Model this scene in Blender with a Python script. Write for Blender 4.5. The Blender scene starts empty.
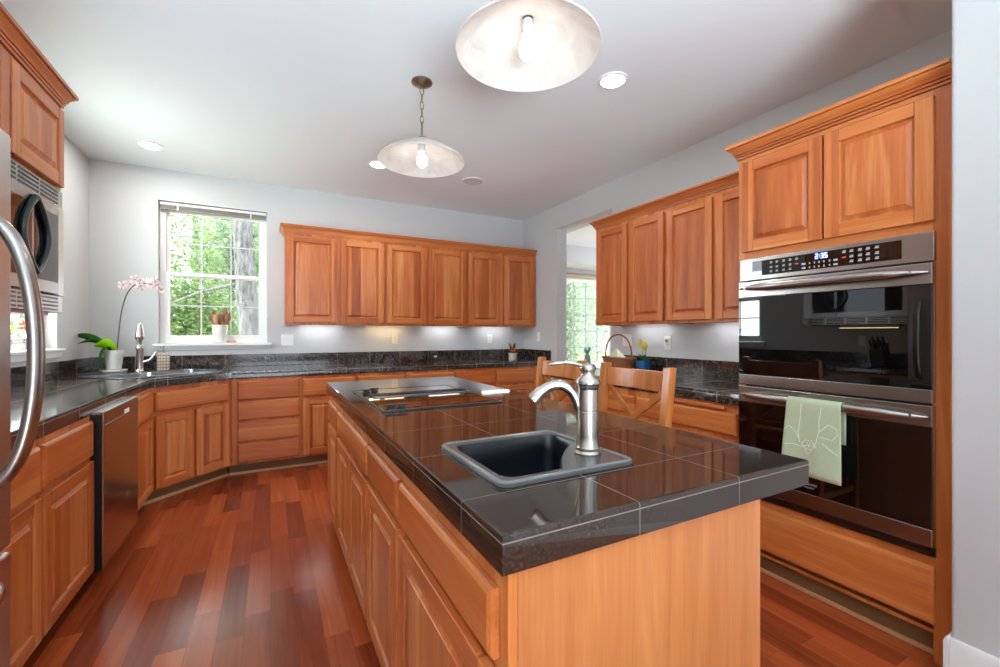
import bpy, math, random
from mathutils import Vector, Matrix, Euler
from mathutils.geometry import tessellate_polygon
PI = math.pi
C = bpy.context.scene.collection
SC = bpy.context.scene
random.seed(4)

# ---------------------------------------------------------------- camera, sky, sun, daylight, fill lamps, exposure
cam_d = bpy.data.cameras.new('camera'); cam_d.sensor_width = 36.0; cam_d.lens = 430.6/1000*36.0
cam_d.clip_start = 0.02; cam_d.clip_end = 200
cam = bpy.data.objects.new('camera', cam_d); C.objects.link(cam)
cam.location = (0, 0, 1.24); cam.rotation_euler = (PI/2, 0, math.radians(-28.06)); SC.camera = cam

world = bpy.data.worlds.new('sky'); SC.world = world; world.use_nodes = True
wn = world.node_tree; bg = wn.nodes['Background']
bg.inputs['Color'].default_value = (0.82, 0.91, 1.0, 1); bg.inputs['Strength'].default_value = 3.2

def lamp(name, kind, energy, loc, direction=(0, 0, -1), color=(1, 1, 1), **kw):
    d = bpy.data.lights.new(name, kind); d.energy = energy; d.color = color
    for k, v in kw.items(): setattr(d, k, v)
    o = bpy.data.objects.new(name, d); C.objects.link(o); o.location = loc
    o.rotation_euler = Vector(direction).to_track_quat('-Z', 'Y').to_euler()
    return o
lamp('sun', 'SUN', 4.0, (-6, 2, 10), (1.05, 0.08, -1.82), (1.0, 0.95, 0.86), angle=0.01)
# fill lamps added at unseen openings: family room behind the camera, dining room side
COOLDAY = (0.82, 0.93, 1.0)
lamp('family_room_fill', 'AREA', 8, (0.35, -4.0, 1.45), (0, 1, 0.15), COOLDAY, shape='RECTANGLE', size=2.3, size_y=1.5)
lamp('ceiling_fill', 'AREA', 255, (-0.40, -2.4, 0.15), (0.06, 0.55, 0.84), (0.74, 0.905, 1.0), shape='RECTANGLE', size=1.8, size_y=2.2, spread=1.72)  # upward fill lamp added near the floor to brighten the ceiling
lamp('dining_side_fill', 'AREA', 60, (7.6, 4.8, 1.5), (-1, 0, 0), COOLDAY, shape='RECTANGLE', size=2.0, size_y=2.0)
lamp('left_window_daylight', 'AREA', 22, (-1.62, 3.885, 1.62), (1, -0.05, 0.12), (0.86, 0.95, 1.0), shape='RECTANGLE', size=1.0, size_y=1.0)
for nm, lc, dr, sx_, sy_ in (('sink_window_portal', (-0.475, 5.16, 1.80), (0, -1, 0), 0.9, 1.36), ('dining_window_portal', (5.175, 6.75, 1.445), (0, -1, 0), 1.85, 1.7)):
    p_ = lamp(nm, 'AREA', 1, lc, dr, shape='RECTANGLE', size=sx_, size_y=sy_); p_.data.cycles.is_portal = True

vs = SC.view_settings; vs.view_transform = 'Standard'; vs.look = 'None'; vs.gamma = 1.0
vs.use_curve_mapping = False; vs.exposure = 0.75
SC.cycles.use_denoising = True
SC.cycles.max_bounces = 10; SC.cycles.diffuse_bounces = 5; SC.cycles.glossy_bounces = 5
SC.cycles.transparent_max_bounces = 12; SC.cycles.sample_clamp_indirect = 3.0

# ---------------------------------------------------------------- material helpers
def lin(r, g, b):
    f = lambda c: (c/255/12.92) if c/255 <= 0.04045 else ((c/255+0.055)/1.055)**2.4
    return (f(r), f(g), f(b), 1)
class NT:
    def __init__(s, name):
        s.m = bpy.data.materials.new(name); s.m.use_nodes = True; s.t = s.m.node_tree
        s.p = s.t.nodes['Principled BSDF']
    def n(s, kind, **props):
        x = s.t.nodes.new(kind)
        for k, v in props.items(): setattr(x, k, v)
        return x
    def l(s, a, b): s.t.links.new(a, b)
    def val(s, sock, v):
        if hasattr(v, 'is_linked') or hasattr(v, 'links'): s.l(v, sock)
        else: sock.default_value = v
    def math(s, op, a, b=0.0, c=0.0):
        x = s.n('ShaderNodeMath', operation=op); s.val(x.inputs[0], a); s.val(x.inputs[1], b); s.val(x.inputs[2], c)
        return x.outputs[0]
    def xyz(s, v):
        x = s.n('ShaderNodeSeparateXYZ'); s.l(v, x.inputs[0]); return x.outputs
    def comb(s, x, y, z):
        q = s.n('ShaderNodeCombineXYZ'); s.val(q.inputs[0], x); s.val(q.inputs[1], y); s.val(q.inputs[2], z); return q.outputs[0]
    def noise(s, vec, scale, detail=3, rough=0.55, dist=0.0):
        x = s.n('ShaderNodeTexNoise'); s.l(vec, x.inputs['Vector']); x.inputs['Scale'].default_value = scale
        x.inputs['Detail'].default_value = detail; x.inputs['Roughness'].default_value = rough; x.inputs['Distortion'].default_value = dist
        return x.outputs['Fac']
    def white(s, v, dim='1D', w=None):
        x = s.n('ShaderNodeTexWhiteNoise', noise_dimensions=dim)
        if dim == '1D': s.val(x.inputs['W'], v)
        else: s.l(v, x.inputs['Vector'])
        return x.outputs['Value']
    def ramp(s, fac, stops):
        x = s.n('ShaderNodeValToRGB'); s.l(fac, x.inputs[0]); e = x.color_ramp.elements
        while len(e) < len(stops): e.new(0.5)
        for k, (p, c) in enumerate(stops): e[k].position = p; e[k].color = c
        return x.outputs[0]
    def mix(s, fac, a, b, mode='MIX'):
        x = s.n('ShaderNodeMix', data_type='RGBA', blend_type=mode); s.val(x.inputs[0], fac)
        s.val(x.inputs[6], a); s.val(x.inputs[7], b); return x.outputs[2]
    def bump(s, h, strength=0.2, dist=0.002):
        x = s.n('ShaderNodeBump'); s.l(h, x.inputs['Height']); x.inputs['Strength'].default_value = strength; x.inputs['Distance'].default_value = dist
        s.l(x.outputs[0], s.p.inputs['Normal'])
def plain(name, col, rough=0.5, metal=0.0, ior=1.5, var=0.05, scale=30, coat=0.0, bump=0.0):
    k = NT(name); p = k.p
    geo = k.n('ShaderNodeTexCoord').outputs['Object']
    f = k.noise(geo, scale)
    lo = tuple(c*(1-var) for c in col[:3]) + (1,); hi = tuple(min(1, c*(1+var)) for c in col[:3]) + (1,)
    k.l(k.ramp(f, [(0.3, lo), (0.7, hi)]), p.inputs['Base Color'])
    p.inputs['Roughness'].default_value = rough; p.inputs['Metallic'].default_value = metal; p.inputs['IOR'].default_value = ior
    p.inputs['Coat Weight'].default_value = coat
    if bump: k.bump(f, bump)
    return k.m
def emit(name, col, strength):
    k = NT(name); k.p.inputs['Base Color'].default_value = (0.8, 0.8, 0.8, 1)
    k.p.inputs['Emission Color'].default_value = tuple(col[:3]) + (1,); k.p.inputs['Emission Strength'].default_value = strength
    return k.m
def wood(name, grain, light, mid, dark, stave=0.075, rough=0.32):
    k = NT(name); co = k.n('ShaderNodeTexCoord').outputs['Object']; x, y, z = k.xyz(co)
    rnd = k.n('ShaderNodeObjectInfo').outputs['Random']
    cross = x if grain == 'z' else z
    r7 = k.math('MULTIPLY', rnd, 7.3)
    idx = k.math('FLOOR', k.math('DIVIDE', k.math('ADD', cross, r7), stave))
    tint = k.white(k.math('ADD', idx, k.math('MULTIPLY', rnd, 91.0)))
    along, a2 = (z, x) if grain == 'z' else (x, z)
    shift = k.math('ADD', k.math('MULTIPLY', tint, 13.0), k.math('MULTIPLY', rnd, 29.0))
    v = k.comb(k.math('ADD', k.math('MULTIPLY', a2, 14.0), shift), k.math('MULTIPLY', y, 14.0), k.math('MULTIPLY', k.math('ADD', along, shift), 1.1))
    g = k.noise(v, 1.0, 4, 0.6, 0.7)
    v2 = k.comb(k.math('MULTIPLY', a2, 160.0), k.math('MULTIPLY', y, 160.0), k.math('ADD', k.math('MULTIPLY', along, 5.0), shift))
    g2 = k.noise(v2, 1.0, 2, 0.5)
    fac = k.math('ADD', k.math('MULTIPLY', k.math('SUBTRACT', k.math('MULTIPLY', g, 1.5), 0.25), 0.58), k.math('ADD', k.math('MULTIPLY', tint, 0.36), k.math('MULTIPLY', rnd, 0.1)))
    fac = k.math('ADD', fac, k.math('MULTIPLY', k.math('SUBTRACT', g2, 0.5), 0.22))
    k.l(k.ramp(fac, [(0.22, light), (0.55, mid), (0.92, dark)]), k.p.inputs['Base Color'])
    k.p.inputs['Roughness'].default_value = rough; k.p.inputs['Coat Weight'].default_value = 0.08; k.p.inputs['Coat Roughness'].default_value = 0.15; k.p.inputs['Specular IOR Level'].default_value = 0.35
    return k.m
CH = (lin(212, 136, 76), lin(188, 102, 49), lin(146, 69, 29))
WV = wood('cherry_upright_grain', 'z', *CH); WH = wood('cherry_level_grain', 'x', *CH)
WVP = wood('cherry_panel_staves', 'z', lin(216, 144, 86), lin(184, 99, 48), lin(128, 56, 24), 0.095)
WEND = wood('cherry_end_panel', 'z', lin(216, 152, 98), lin(199, 128, 76), lin(170, 96, 50), 0.31)
WCHAIR = wood('oak_chair_wood', 'z', lin(204, 132, 72), lin(178, 102, 48), lin(140, 74, 32), 0.4, 0.2)
WCHAIRH = wood('oak_chair_rail_wood', 'x', lin(204, 132, 72), lin(178, 102, 48), lin(140, 74, 32), 0.4, 0.2)
WTOE = plain('shaded_toe_kick_ply', lin(112, 72, 38), 0.6)  # ply darkened: the shade of the toe recess is in its colour
WSHOE = plain('shoe_strip_wood', lin(190, 138, 96), 0.5)

def granite(name, c1, c2, c3, x0, y0, s, zl=None, rough=0.06, grout=lin(150, 140, 128), gw=0.0022, fleck=90, sx=None):
    k = NT(name); pos = k.n('ShaderNodeNewGeometry').outputs['Position']; x, y, z = k.xyz(pos)
    f = k.noise(pos, fleck, 4, 0.65); f2 = k.noise(pos, fleck*0.22, 2)
    col = k.ramp(f, [(0.36, c1), (0.52, c2), (0.68, c3)])
    col = k.mix(k.math('MULTIPLY', f2, 0.5), col, c1)
    def line(q, q0, st):
        t = k.math('FRACT', k.math('ADD', k.math('DIVIDE', k.math('SUBTRACT', q, q0), st), 100.5))
        return k.math('LESS_THAN', k.math('ABSOLUTE', k.math('SUBTRACT', t, 0.5)), gw/st)
    g = k.math('MAXIMUM', line(x, x0, sx or s), line(y, y0, s))
    if zl is not None:
        g = k.math('MAXIMUM', g, k.math('LESS_THAN', k.math('ABSOLUTE', k.math('SUBTRACT', z, zl)), 0.0013))
    k.l(k.mix(g, col, grout), k.p.inputs['Base Color'])
    k.l(k.math('ADD', k.math('MULTIPLY', g, 0.4), rough), k.p.inputs['Roughness'])
    k.p.inputs['IOR'].default_value = 1.6
    return k.m
GI = granite('island_polished_granite', lin(40, 30, 25), lin(50, 38, 31), lin(62, 47, 39), 0.630, 0.776, 0.320, 0.9015, 0.05, lin(112, 101, 91), 0.0010, 140, sx=0.310)
GP = granite('perimeter_granite', lin(24, 20, 19), lin(60, 49, 43), lin(124, 103, 89), 0.30, 4.665, 0.345, 0.899, 0.10, lin(130, 124, 118), 0.0018, 60)

def floor_mat():
    k = NT('cherry_plank_floor'); pos = k.n('ShaderNodeNewGeometry').outputs['Position']; x, y, z = k.xyz(pos)
    xr = k.math('DIVIDE', x, 0.098); row = k.math('FLOOR', xr)
    off = k.white(row); yr = k.math('ADD', k.math('DIVIDE', y, 0.62), k.math('MULTIPLY', off, 9.0)); br = k.math('FLOOR', yr)
    t = k.white(k.comb(row, br, 0.0), '3D')
    t2 = k.white(k.comb(br, row, 3.0), '3D')
    v = k.comb(k.math('ADD', k.math('MULTIPLY', x, 26.0), k.math('MULTIPLY', t, 40.0)), k.math('ADD', k.math('MULTIPLY', y, 1.6), k.math('MULTIPLY', t2, 20.0)), 0.0)
    g = k.noise(v, 1.0, 4, 0.6, 0.6)
    fac = k.math('ADD', k.math('MULTIPLY', t, 0.50), k.math('MULTIPLY', g, 0.55))
    col = k.ramp(fac, [(0.12, lin(88, 34, 18)), (0.42, lin(134, 56, 28)), (0.70, lin(164, 75, 38)), (0.98, lin(200, 106, 60))])
    fx = k.math('FRACT', xr); fy = k.math('FRACT', yr)
    e = k.math('MAXIMUM', k.math('LESS_THAN', fx, 0.015), k.math('LESS_THAN', fy, 0.0022))
    k.l(k.mix(k.math('MULTIPLY', e, 0.55), col, lin(50, 22, 14)), k.p.inputs['Base Color'])
    k.l(k.math('ADD', k.math('MULTIPLY', k.noise(pos, 2.5, 4), 0.14), 0.13), k.p.inputs['Roughness'])
    k.p.inputs['IOR'].default_value = 1.5
    return k.m
def paint(name, col, bump=0.12, scale=120, rough=0.7):
    k = NT(name); pos = k.n('ShaderNodeNewGeometry').outputs['Position']
    k.p.inputs['Base Color'].default_value = col; k.p.inputs['Roughness'].default_value = rough
    k.bump(k.noise(pos, scale, 2), bump, 0.0015); return k.m
M_WALL = paint('grey_wall_paint', lin(202, 203, 203)); M_CEIL = paint('white_ceiling_paint', lin(231, 236, 239), 0.25, 70)
M_TRIM = paint('white_trim_paint', lin(236, 236, 234), 0.02, 40, 0.4); M_FLOOR = floor_mat()
def steel_mat(name, col, rough, horiz=True):
    k = NT(name); co = k.n('ShaderNodeTexCoord').outputs['Object']; x, y, z = k.xyz(co)
    v = k.comb(k.math('MULTIPLY', x, 3.0 if horiz else 300.0), k.math('MULTIPLY', y, 3.0 if horiz else 300.0), k.math('MULTIPLY', z, 300.0 if horiz else 3.0))
    f = k.noise(v, 1.0, 2)
    k.l(k.math('ADD', k.math('MULTIPLY', f, 0.05), rough - 0.025), k.p.inputs['Roughness'])
    k.p.inputs['Base Color'].default_value = col; k.p.inputs['Metallic'].default_value = 1.0
    return k.m
STEEL = steel_mat('brushed_steel', lin(168, 162, 157), 0.26)
STEELV = steel_mat('brushed_steel_upright', lin(196, 192, 188), 0.32, False)
NICKEL = plain('satin_nickel', lin(196, 190, 182), 0.24, 1.0, var=0.02)
BRONZE = plain('aged_nickel', lin(150, 138, 124), 0.35, 1.0)
DKSTEEL = plain('dark_steel', lin(92, 88, 86), 0.3, 1.0)
BLACK = plain('black_plastic', lin(20, 20, 22), 0.35)
def glassblack():
    k = NT('black_oven_glass'); k.p.inputs['Base Color'].default_value = lin(8, 8, 9); k.p.inputs['Roughness'].default_value = 0.015
    k.p.inputs['IOR'].default_value = 1.75
    return k.m
BGLASS = glassblack()
COMPO = plain('dark_composite', lin(13, 18, 24), 0.28, var=0.15, scale=200)
RIMGREY = plain('grey_composite_rim', lin(80, 78, 77), 0.22, var=0.08, scale=120)
WHITE = plain('white_plastic', lin(238, 238, 234), 0.4, var=0.01)
IVORY = plain('ivory_plastic', lin(236, 228, 208), 0.4, var=0.01)
CERAM = plain('white_ceramic', lin(236, 234, 228), 0.18, var=0.02)
def pane_mat():
    k = NT('clear_window_glass'); t = k.t; out = t.nodes['Material Output']
    a = k.n('ShaderNodeBsdfTransparent'); g = k.n('ShaderNodeBsdfGlossy'); g.inputs['Roughness'].default_value = 0.02
    mx = k.n('ShaderNodeMixShader'); mx.inputs[0].default_value = 0.012
    k.l(a.outputs[0], mx.inputs[1]); k.l(g.outputs[0], mx.inputs[2]); k.l(mx.outputs[0], out.inputs[0]); return k.m
PANE = pane_mat()
def clear_mat():
    k = NT('clear_vase_glass'); k.p.inputs['Transmission Weight'].default_value = 1.0; k.p.inputs['Roughness'].default_value = 0.02
    k.p.inputs['Base Color'].default_value = (0.95, 0.98, 0.97, 1); return k.m
CLEAR = clear_mat()
def alabaster():
    k = NT('alabaster_glass'); t = k.t; out = t.nodes['Material Output']; co = k.n('ShaderNodeTexCoord').outputs['Object']
    f = k.noise(co, 6.0, 4, 0.6, 1.6)
    col = k.ramp(f, [(0.3, lin(226, 219, 213)), (0.7, lin(247, 243, 239))])
    d = k.n('ShaderNodeBsdfDiffuse'); tr = k.n('ShaderNodeBsdfTranslucent'); k.l(col, d.inputs[0]); k.l(col, tr.inputs[0])
    mx = k.n('ShaderNodeMixShader'); mx.inputs[0].default_value = 0.45
    k.l(d.outputs[0], mx.inputs[1]); k.l(tr.outputs[0], mx.inputs[2])
    gl = k.n('ShaderNodeBsdfGlossy'); gl.inputs['Roughness'].default_value = 0.15
    m2 = k.n('ShaderNodeMixShader'); m2.inputs[0].default_value = 0.05
    k.l(mx.outputs[0], m2.inputs[1]); k.l(gl.outputs[0], m2.inputs[2]); k.l(m2.outputs[0], out.inputs[0]); return k.m
ALAB = alabaster()
def leaf_mat(name, a, b, trans=0.45):
    k = NT(name); t = k.t; out = t.nodes['Material Output']; pos = k.n('ShaderNodeNewGeometry').outputs['Position']
    col = k.ramp(k.noise(pos, 3.0, 4), [(0.35, a), (0.65, b)])
    d = k.n('ShaderNodeBsdfDiffuse'); tr = k.n('ShaderNodeBsdfTranslucent'); k.l(col, d.inputs[0]); k.l(col, tr.inputs[0])
    mx = k.n('ShaderNodeMixShader'); mx.inputs[0].default_value = trans
    k.l(d.outputs[0], mx.inputs[1]); k.l(tr.outputs[0], mx.inputs[2]); k.l(mx.outputs[0], out.inputs[0]); return k.m
LEAF = leaf_mat('sunlit_leaves', lin(104, 132, 84), lin(176, 192, 138)); LEAF2 = leaf_mat('pale_leaves', lin(120, 146, 118), lin(186, 200, 168))
PLANTG = leaf_mat('plant_green', lin(52, 110, 40), lin(90, 150, 60), 0.25); LIME = leaf_mat('lime_leaf', lin(150, 205, 30), lin(190, 230, 60), 0.4)
PINK = plain('pale_pink_petals', lin(240, 214, 210), 0.5, var=0.05); ROSE = plain('rose_petal_throat', lin(206, 130, 128), 0.5)
RED = plain('red_petals', lin(214, 60, 48), 0.5); YEL = plain('yellow_petals', lin(226, 206, 70), 0.5); BLUEP = plain('blue_petals', lin(110, 150, 215), 0.5)
STEM = plain('dark_stem', lin(78, 70, 60), 0.6)
def bark():
    k = NT('grey_bark'); pos = k.n('ShaderNodeNewGeometry').outputs['Position']; x, y, z = k.xyz(pos)
    f = k.noise(k.comb(k.math('MULTIPLY', x, 22.0), k.math('MULTIPLY', y, 22.0), k.math('MULTIPLY', z, 5.0)), 1.0, 4, 0.65)
    k.l(k.ramp(f, [(0.3, lin(70, 68, 68)), (0.7, lin(150, 148, 148))]), k.p.inputs['Base Color']); k.p.inputs['Roughness'].default_value = 0.9
    return k.m
BARK = bark()

# ---------------------------------------------------------------- mesh builder
class MB:
    def __init__(s): s.v = []; s.f = []; s.m = []
    def add(s, vs_, fs, m=0):
        b = len(s.v); s.v += [tuple(p) for p in vs_]
        for f in fs: s.f.append(tuple(b+i for i in f)); s.m.append(m)
        return s
    def box(s, x0, x1, y0, y1, z0, z1, m=0):
        if x0 > x1: x0, x1 = x1, x0
        if y0 > y1: y0, y1 = y1, y0
        if z0 > z1: z0, z1 = z1, z0
        return s.add([(x0, y0, z0), (x1, y0, z0), (x1, y1, z0), (x0, y1, z0), (x0, y0, z1), (x1, y0, z1), (x1, y1, z1), (x0, y1, z1)],
                     [(0, 3, 2, 1), (4, 5, 6, 7), (0, 1, 5, 4), (1, 2, 6, 5), (2, 3, 7, 6), (3, 0, 4, 7)], m)
    def loft(s, loops, m=0, cap0=True, cap1=True, closed=True):
        n = len(loops[0]); vs_ = [p for L in loops for p in L]; fs = []
        for i in range(len(loops)-1):
            for j in range(n if closed else n-1):
                a = i*n+j; b = i*n+(j+1) % n; fs.append((a, b, b+n, a+n))
        if cap0: fs.append(tuple(reversed(range(n))))
        if cap1: fs.append(tuple(range((len(loops)-1)*n, len(loops)*n)))
        return s.add(vs_, fs, m)
    def lathe(s, prof, c=(0, 0, 0), segs=24, m=0, cap0=True, cap1=True, mat=None):
        loops = []
        for r, z in prof:
            L = [Vector((r*math.cos(2*PI*k/segs), r*math.sin(2*PI*k/segs), z)) for k in range(segs)]
            if mat is not None: L = [mat @ p for p in L]
            loops.append([(p[0]+c[0], p[1]+c[1], p[2]+c[2]) for p in L])
        return s.loft(loops, m, cap0, cap1)
    def tube(s, pts, rad, segs=10, m=0, flat=1.0, up=(0, 0, 1)):
        pts = [Vector(p) for p in pts]; n = len(pts)
        rad = rad if isinstance(rad, (list, tuple)) else [rad]*n
        loops = []; prev = None
        for i, p in enumerate(pts):
            t = (pts[min(i+1, n-1)] - pts[max(i-1, 0)]).normalized()
            u = Vector(up) if prev is None else prev
            if abs(t.dot(u)) > 0.98: u = Vector((1, 0, 0)) if abs(t.x) < 0.9 else Vector((0, 1, 0))
            a = (u - t*u.dot(t)).normalized(); b = t.cross(a); prev = a
            loops.append([tuple(p + (a*math.cos(2*PI*k/segs)*flat + b*math.sin(2*PI*k/segs))*rad[i]) for k in range(segs)])
        return s.loft(loops, m)
    def beam(s, p, q, w, d, m=0, up=(0, 0, 1)):
        p, q = Vector(p), Vector(q); t = (q-p).normalized(); u = Vector(up)
        if abs(t.dot(u)) > 0.98: u = Vector((1, 0, 0))
        a = t.cross(u).normalized(); b = a.cross(t)
        L = lambda o: [tuple(o + a*sx*w/2 + b*sy*d/2) for sx, sy in ((-1, -1), (1, -1), (1, 1), (-1, 1))]
        return s.loft([L(p), L(q)], m)
    def poly(s, outer, holes, z0, z1, m=0):
        loops = [[Vector((x, y, 0)) for x, y in outer]] + [[Vector((x, y, 0)) for x, y in h] for h in holes]
        tris = tessellate_polygon(loops); flat = [p for L in loops for p in L]; N = len(flat)
        vs_ = [(p.x, p.y, z1) for p in flat] + [(p.x, p.y, z0) for p in flat]; fs = []
        for t in tris:
            a, b, c = (flat[i] for i in t)
            if (b-a).cross(c-a).z < 0: t = (t[0], t[2], t[1])
            fs.append(tuple(t)); fs.append(tuple(N+i for i in reversed(t)))
        k = 0
        for li, L in enumerate(loops):
            n = len(L); area = sum(L[i].x*L[(i+1) % n].y - L[(i+1) % n].x*L[i].y for i in range(n))
            ccw = (area > 0) == (li == 0)
            for i in range(n):
                a, b = k+i, k+(i+1) % n
                fs.append((a, N+a, N+b, b) if ccw else (a, b, N+b, N+a))
            k += n
        return s.add(vs_, fs, m)
    def top_slab(s, outer, holes, z0, z1, e=0.005, m=0):
        n = len(outer)
        def inset(d):
            out = []
            for i in range(n):
                p, q, w = Vector(outer[i-1]), Vector(outer[i]), Vector(outer[(i+1) % n])
                a = (q-p).normalized(); b = (w-q).normalized(); na = Vector((-a.y, a.x)); nb = Vector((-b.y, b.x))
                k = (na+nb).normalized(); out.append(q+k*(d/max(0.2, k.dot(na))))
            return out
        rings = [(d, z) for d, z in ((0.0, z0), (0.0, z1-e), (e*0.29, z1-e*0.29), (e, z1))]
        s.loft([[(p.x, p.y, z) for p in inset(d)] for d, z in rings], m, False, False)
        top = [(p.x, p.y) for p in inset(e)]
        for ring, z, flip in ((top, z1, False), (list(outer), z0, True)):
            loops = [[Vector((x, y, 0)) for x, y in ring]] + [[Vector((x, y, 0)) for x, y in h] for h in holes]
            flat = [p for L in loops for p in L]; fs = []
            for t in tessellate_polygon(loops):
                a, b, c = (flat[i] for i in t)
                up_ = (b-a).cross(c-a).z > 0
                fs.append(tuple(t) if up_ != flip else (t[0], t[2], t[1]))
            s.add([(p.x, p.y, z) for p in flat], fs, m)
        for h in holes:
            k = len(h); s.add([(x, y, z1) for x, y in h]+[(x, y, z0) for x, y in h], [(i, (i+1) % k, k+(i+1) % k, k+i) for i in range(k)], m)
        return s
    def xf(s, mat):
        s.v = [tuple(mat @ Vector(p)) for p in s.v]; return s
    def build(s, name, mats, parent=None, bevel=0.0, smooth=40, segs=2, world=False):
        me = bpy.data.meshes.new(name); v = s.v; off = Vector((0, 0, 0))
        if parent is None and not world:
            xs, ys, zs = zip(*v); off = Vector(((min(xs)+max(xs))/2, (min(ys)+max(ys))/2, min(zs)))
            v = [(p[0]-off.x, p[1]-off.y, p[2]-off.z) for p in v]
        me.from_pydata(v, [], s.f)
        for q in (mats if isinstance(mats, (list, tuple)) else [mats]): me.materials.append(q)
        me.polygons.foreach_set('material_index', s.m); me.validate(); me.update()
        me.shade_smooth()
        if smooth < 180: me.set_sharp_from_angle(angle=math.radians(smooth))
        o = bpy.data.objects.new(name, me); C.objects.link(o); o.location = off
        if parent is not None: o.parent = parent
        if bevel:
            b = o.modifiers.new('edge', 'BEVEL'); b.width = bevel; b.segments = segs; b.limit_method = 'ANGLE'; b.angle_limit = math.radians(50)
            b.harden_normals = True
        return o
def tag(o, label=None, cat=None, group=None, kind=None):
    for k, v in (('label', label), ('category', cat), ('group', group), ('kind', kind)):
        if v: o[k] = v
    return o
def thing(name, label, cat, loc=(0, 0, 0), rz=0.0, group=None):
    o = bpy.data.objects.new(name, None); o.empty_display_size = 0.1; C.objects.link(o); o.location = loc; o.rotation_euler = (0, 0, rz)
    return tag(o, label, cat, group)
def struct(name, mb, m, parent=None, **kw):
    o = mb.build(name, m, parent, **kw)
    if parent is None: o['kind'] = 'structure'
    return o
def copy_tree(root, loc, rz=None, label=None):
    r = root.copy(); C.objects.link(r); r.location = loc
    if rz is not None: r.rotation_euler = (0, 0, rz)
    if label: r['label'] = label
    for ch in list(root.children):
        c = ch.copy(); C.objects.link(c); c.parent = r
        for g in list(ch.children):
            d = g.copy(); C.objects.link(d); d.parent = c
    return r
def rrect(x0, x1, y0, y1, r, n=5):
    out = []
    for cx, cy, a0 in ((x1-r, y1-r, 0), (x0+r, y1-r, PI/2), (x0+r, y0+r, PI), (x1-r, y0+r, 1.5*PI)):
        out += [(cx+r*math.cos(a0+PI/2*k/n), cy+r*math.sin(a0+PI/2*k/n)) for k in range(n+1)]
    return out
def text_mesh(name, body, size, m, parent, loc, rot, extrude=0.0004):
    cu = bpy.data.curves.new(name, 'FONT'); cu.body = body; cu.size = size; cu.extrude = extrude; cu.align_x = 'CENTER'
    t = bpy.data.objects.new(name, cu); C.objects.link(t); bpy.context.view_layer.update()
    me = bpy.data.meshes.new_from_object(t.evaluated_get(bpy.context.evaluated_depsgraph_get()))
    bpy.data.objects.remove(t); me.materials.clear(); me.materials.append(m)
    o = bpy.data.objects.new(name, me); C.objects.link(o); o.parent = parent; o.location = loc; o.rotation_euler = rot
    return o

# ---------------------------------------------------------------- the room
XL, XR, YB, ZC = -1.40, 3.03, 5.01, 2.77
struct('floor', MB().box(-1.6, 7.8, -4.2, 6.8, -0.12, 0.0), M_FLOOR)
struct('ceiling', MB().box(-1.6, 7.8, -4.2, 6.8, ZC, ZC+0.14), M_CEIL)
def wall(name, axis, p0, p1, a0, a1, z0, z1, openings):
    """a wall between planes p0,p1 of the axis, from a0 to a1 along it, with openings (b0,b1,c0,c1)"""
    mb = MB(); ops = sorted(openings)
    def bx(s0, s1, t0, t1):
        if s1-s0 < 1e-4 or t1-t0 < 1e-4: return
        if axis == 'y': mb.box(s0, s1, p0, p1, t0, t1)
        else: mb.box(p0, p1, s0, s1, t0, t1)
    c = a0
    for b0, b1, c0, c1 in ops:
        bx(c, b0, z0, z1); bx(b0, b1, z0, c0); bx(b0, b1, c1, z1); c = b1
    bx(c, a1, z0, z1)
    return struct(name, mb, M_WALL)
WB = (-0.919, -0.031, 1.12, 2.48)
wall('wall_back', 'y', YB, YB+0.16, -1.56, 3.17, 0, ZC, [WB])
WLo = (3.40, 4.37, 1.105, 2.30)
wall('wall_left', 'x', XL-0.16, XL, -4.2, YB, 0, ZC, [WLo])
wall('wall_right', 'x', XR, XR+0.14, 0.59, YB, 0, ZC, [(3.285, 4.232, 0, 2.498)])
pier = MB().loft([[(x, y, z) for x, y in rrect(2.10, 3.17, -4.2, 0.588, 0.012, 3)] for z in (0, ZC)])
struct('wall_pier', pier, M_WALL)
wall('wall_front', 'y', -4.2, -4.06, -1.56, 2.10, 0, ZC, [(-0.9, 1.5, 0.6, 2.2)])
wall('wall_dining_back', 'y', 6.6, 6.76, 3.17, 7.66, 0, ZC, [(4.25, 6.10, 0.60, 2.29)])
wall('wall_dining_right', 'x', 7.5, 7.66, 2.0, 6.6, 0, ZC, [(3.8, 5.8, 0.5, 2.5)])  # unseen side opening, added for the dining fill lamp
wall('wall_dining_front', 'y', 1.9, 2.0, 3.17, 7.66, 0, ZC, [])
struct('ceiling_dining_soffit', MB().box(3.17, 7.5, 6.0, 6.6, 2.46, ZC).box(3.17, 3.6, 2.0, 6.0, 2.62, ZC), M_WALL)
# baseboard on the pier
bb = MB().loft([[(2.10+0.0, y, 0.0), (2.10-0.017, y, 0.0), (2.10-0.017, y, 0.163), (2.10-0.010, y, 0.180), (2.10, y, 0.180)] for y in (-4.0, 0.5878)])
bb.loft([[(x, 0.588, 0.0), (x, 0.603, 0.0), (x, 0.603, 0.163), (x, 0.597, 0.180), (x, 0.588, 0.180)] for x in (2.083, 2.165)])
struct('baseboard_right', bb, M_TRIM, bevel=0.002)
struct('sun_block_eave', MB().box(-1.92, -1.57, -4.2, 6.9, 2.78, 2.90), M_TRIM)  # unseen eave, added to block sun from the upper left window

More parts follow.
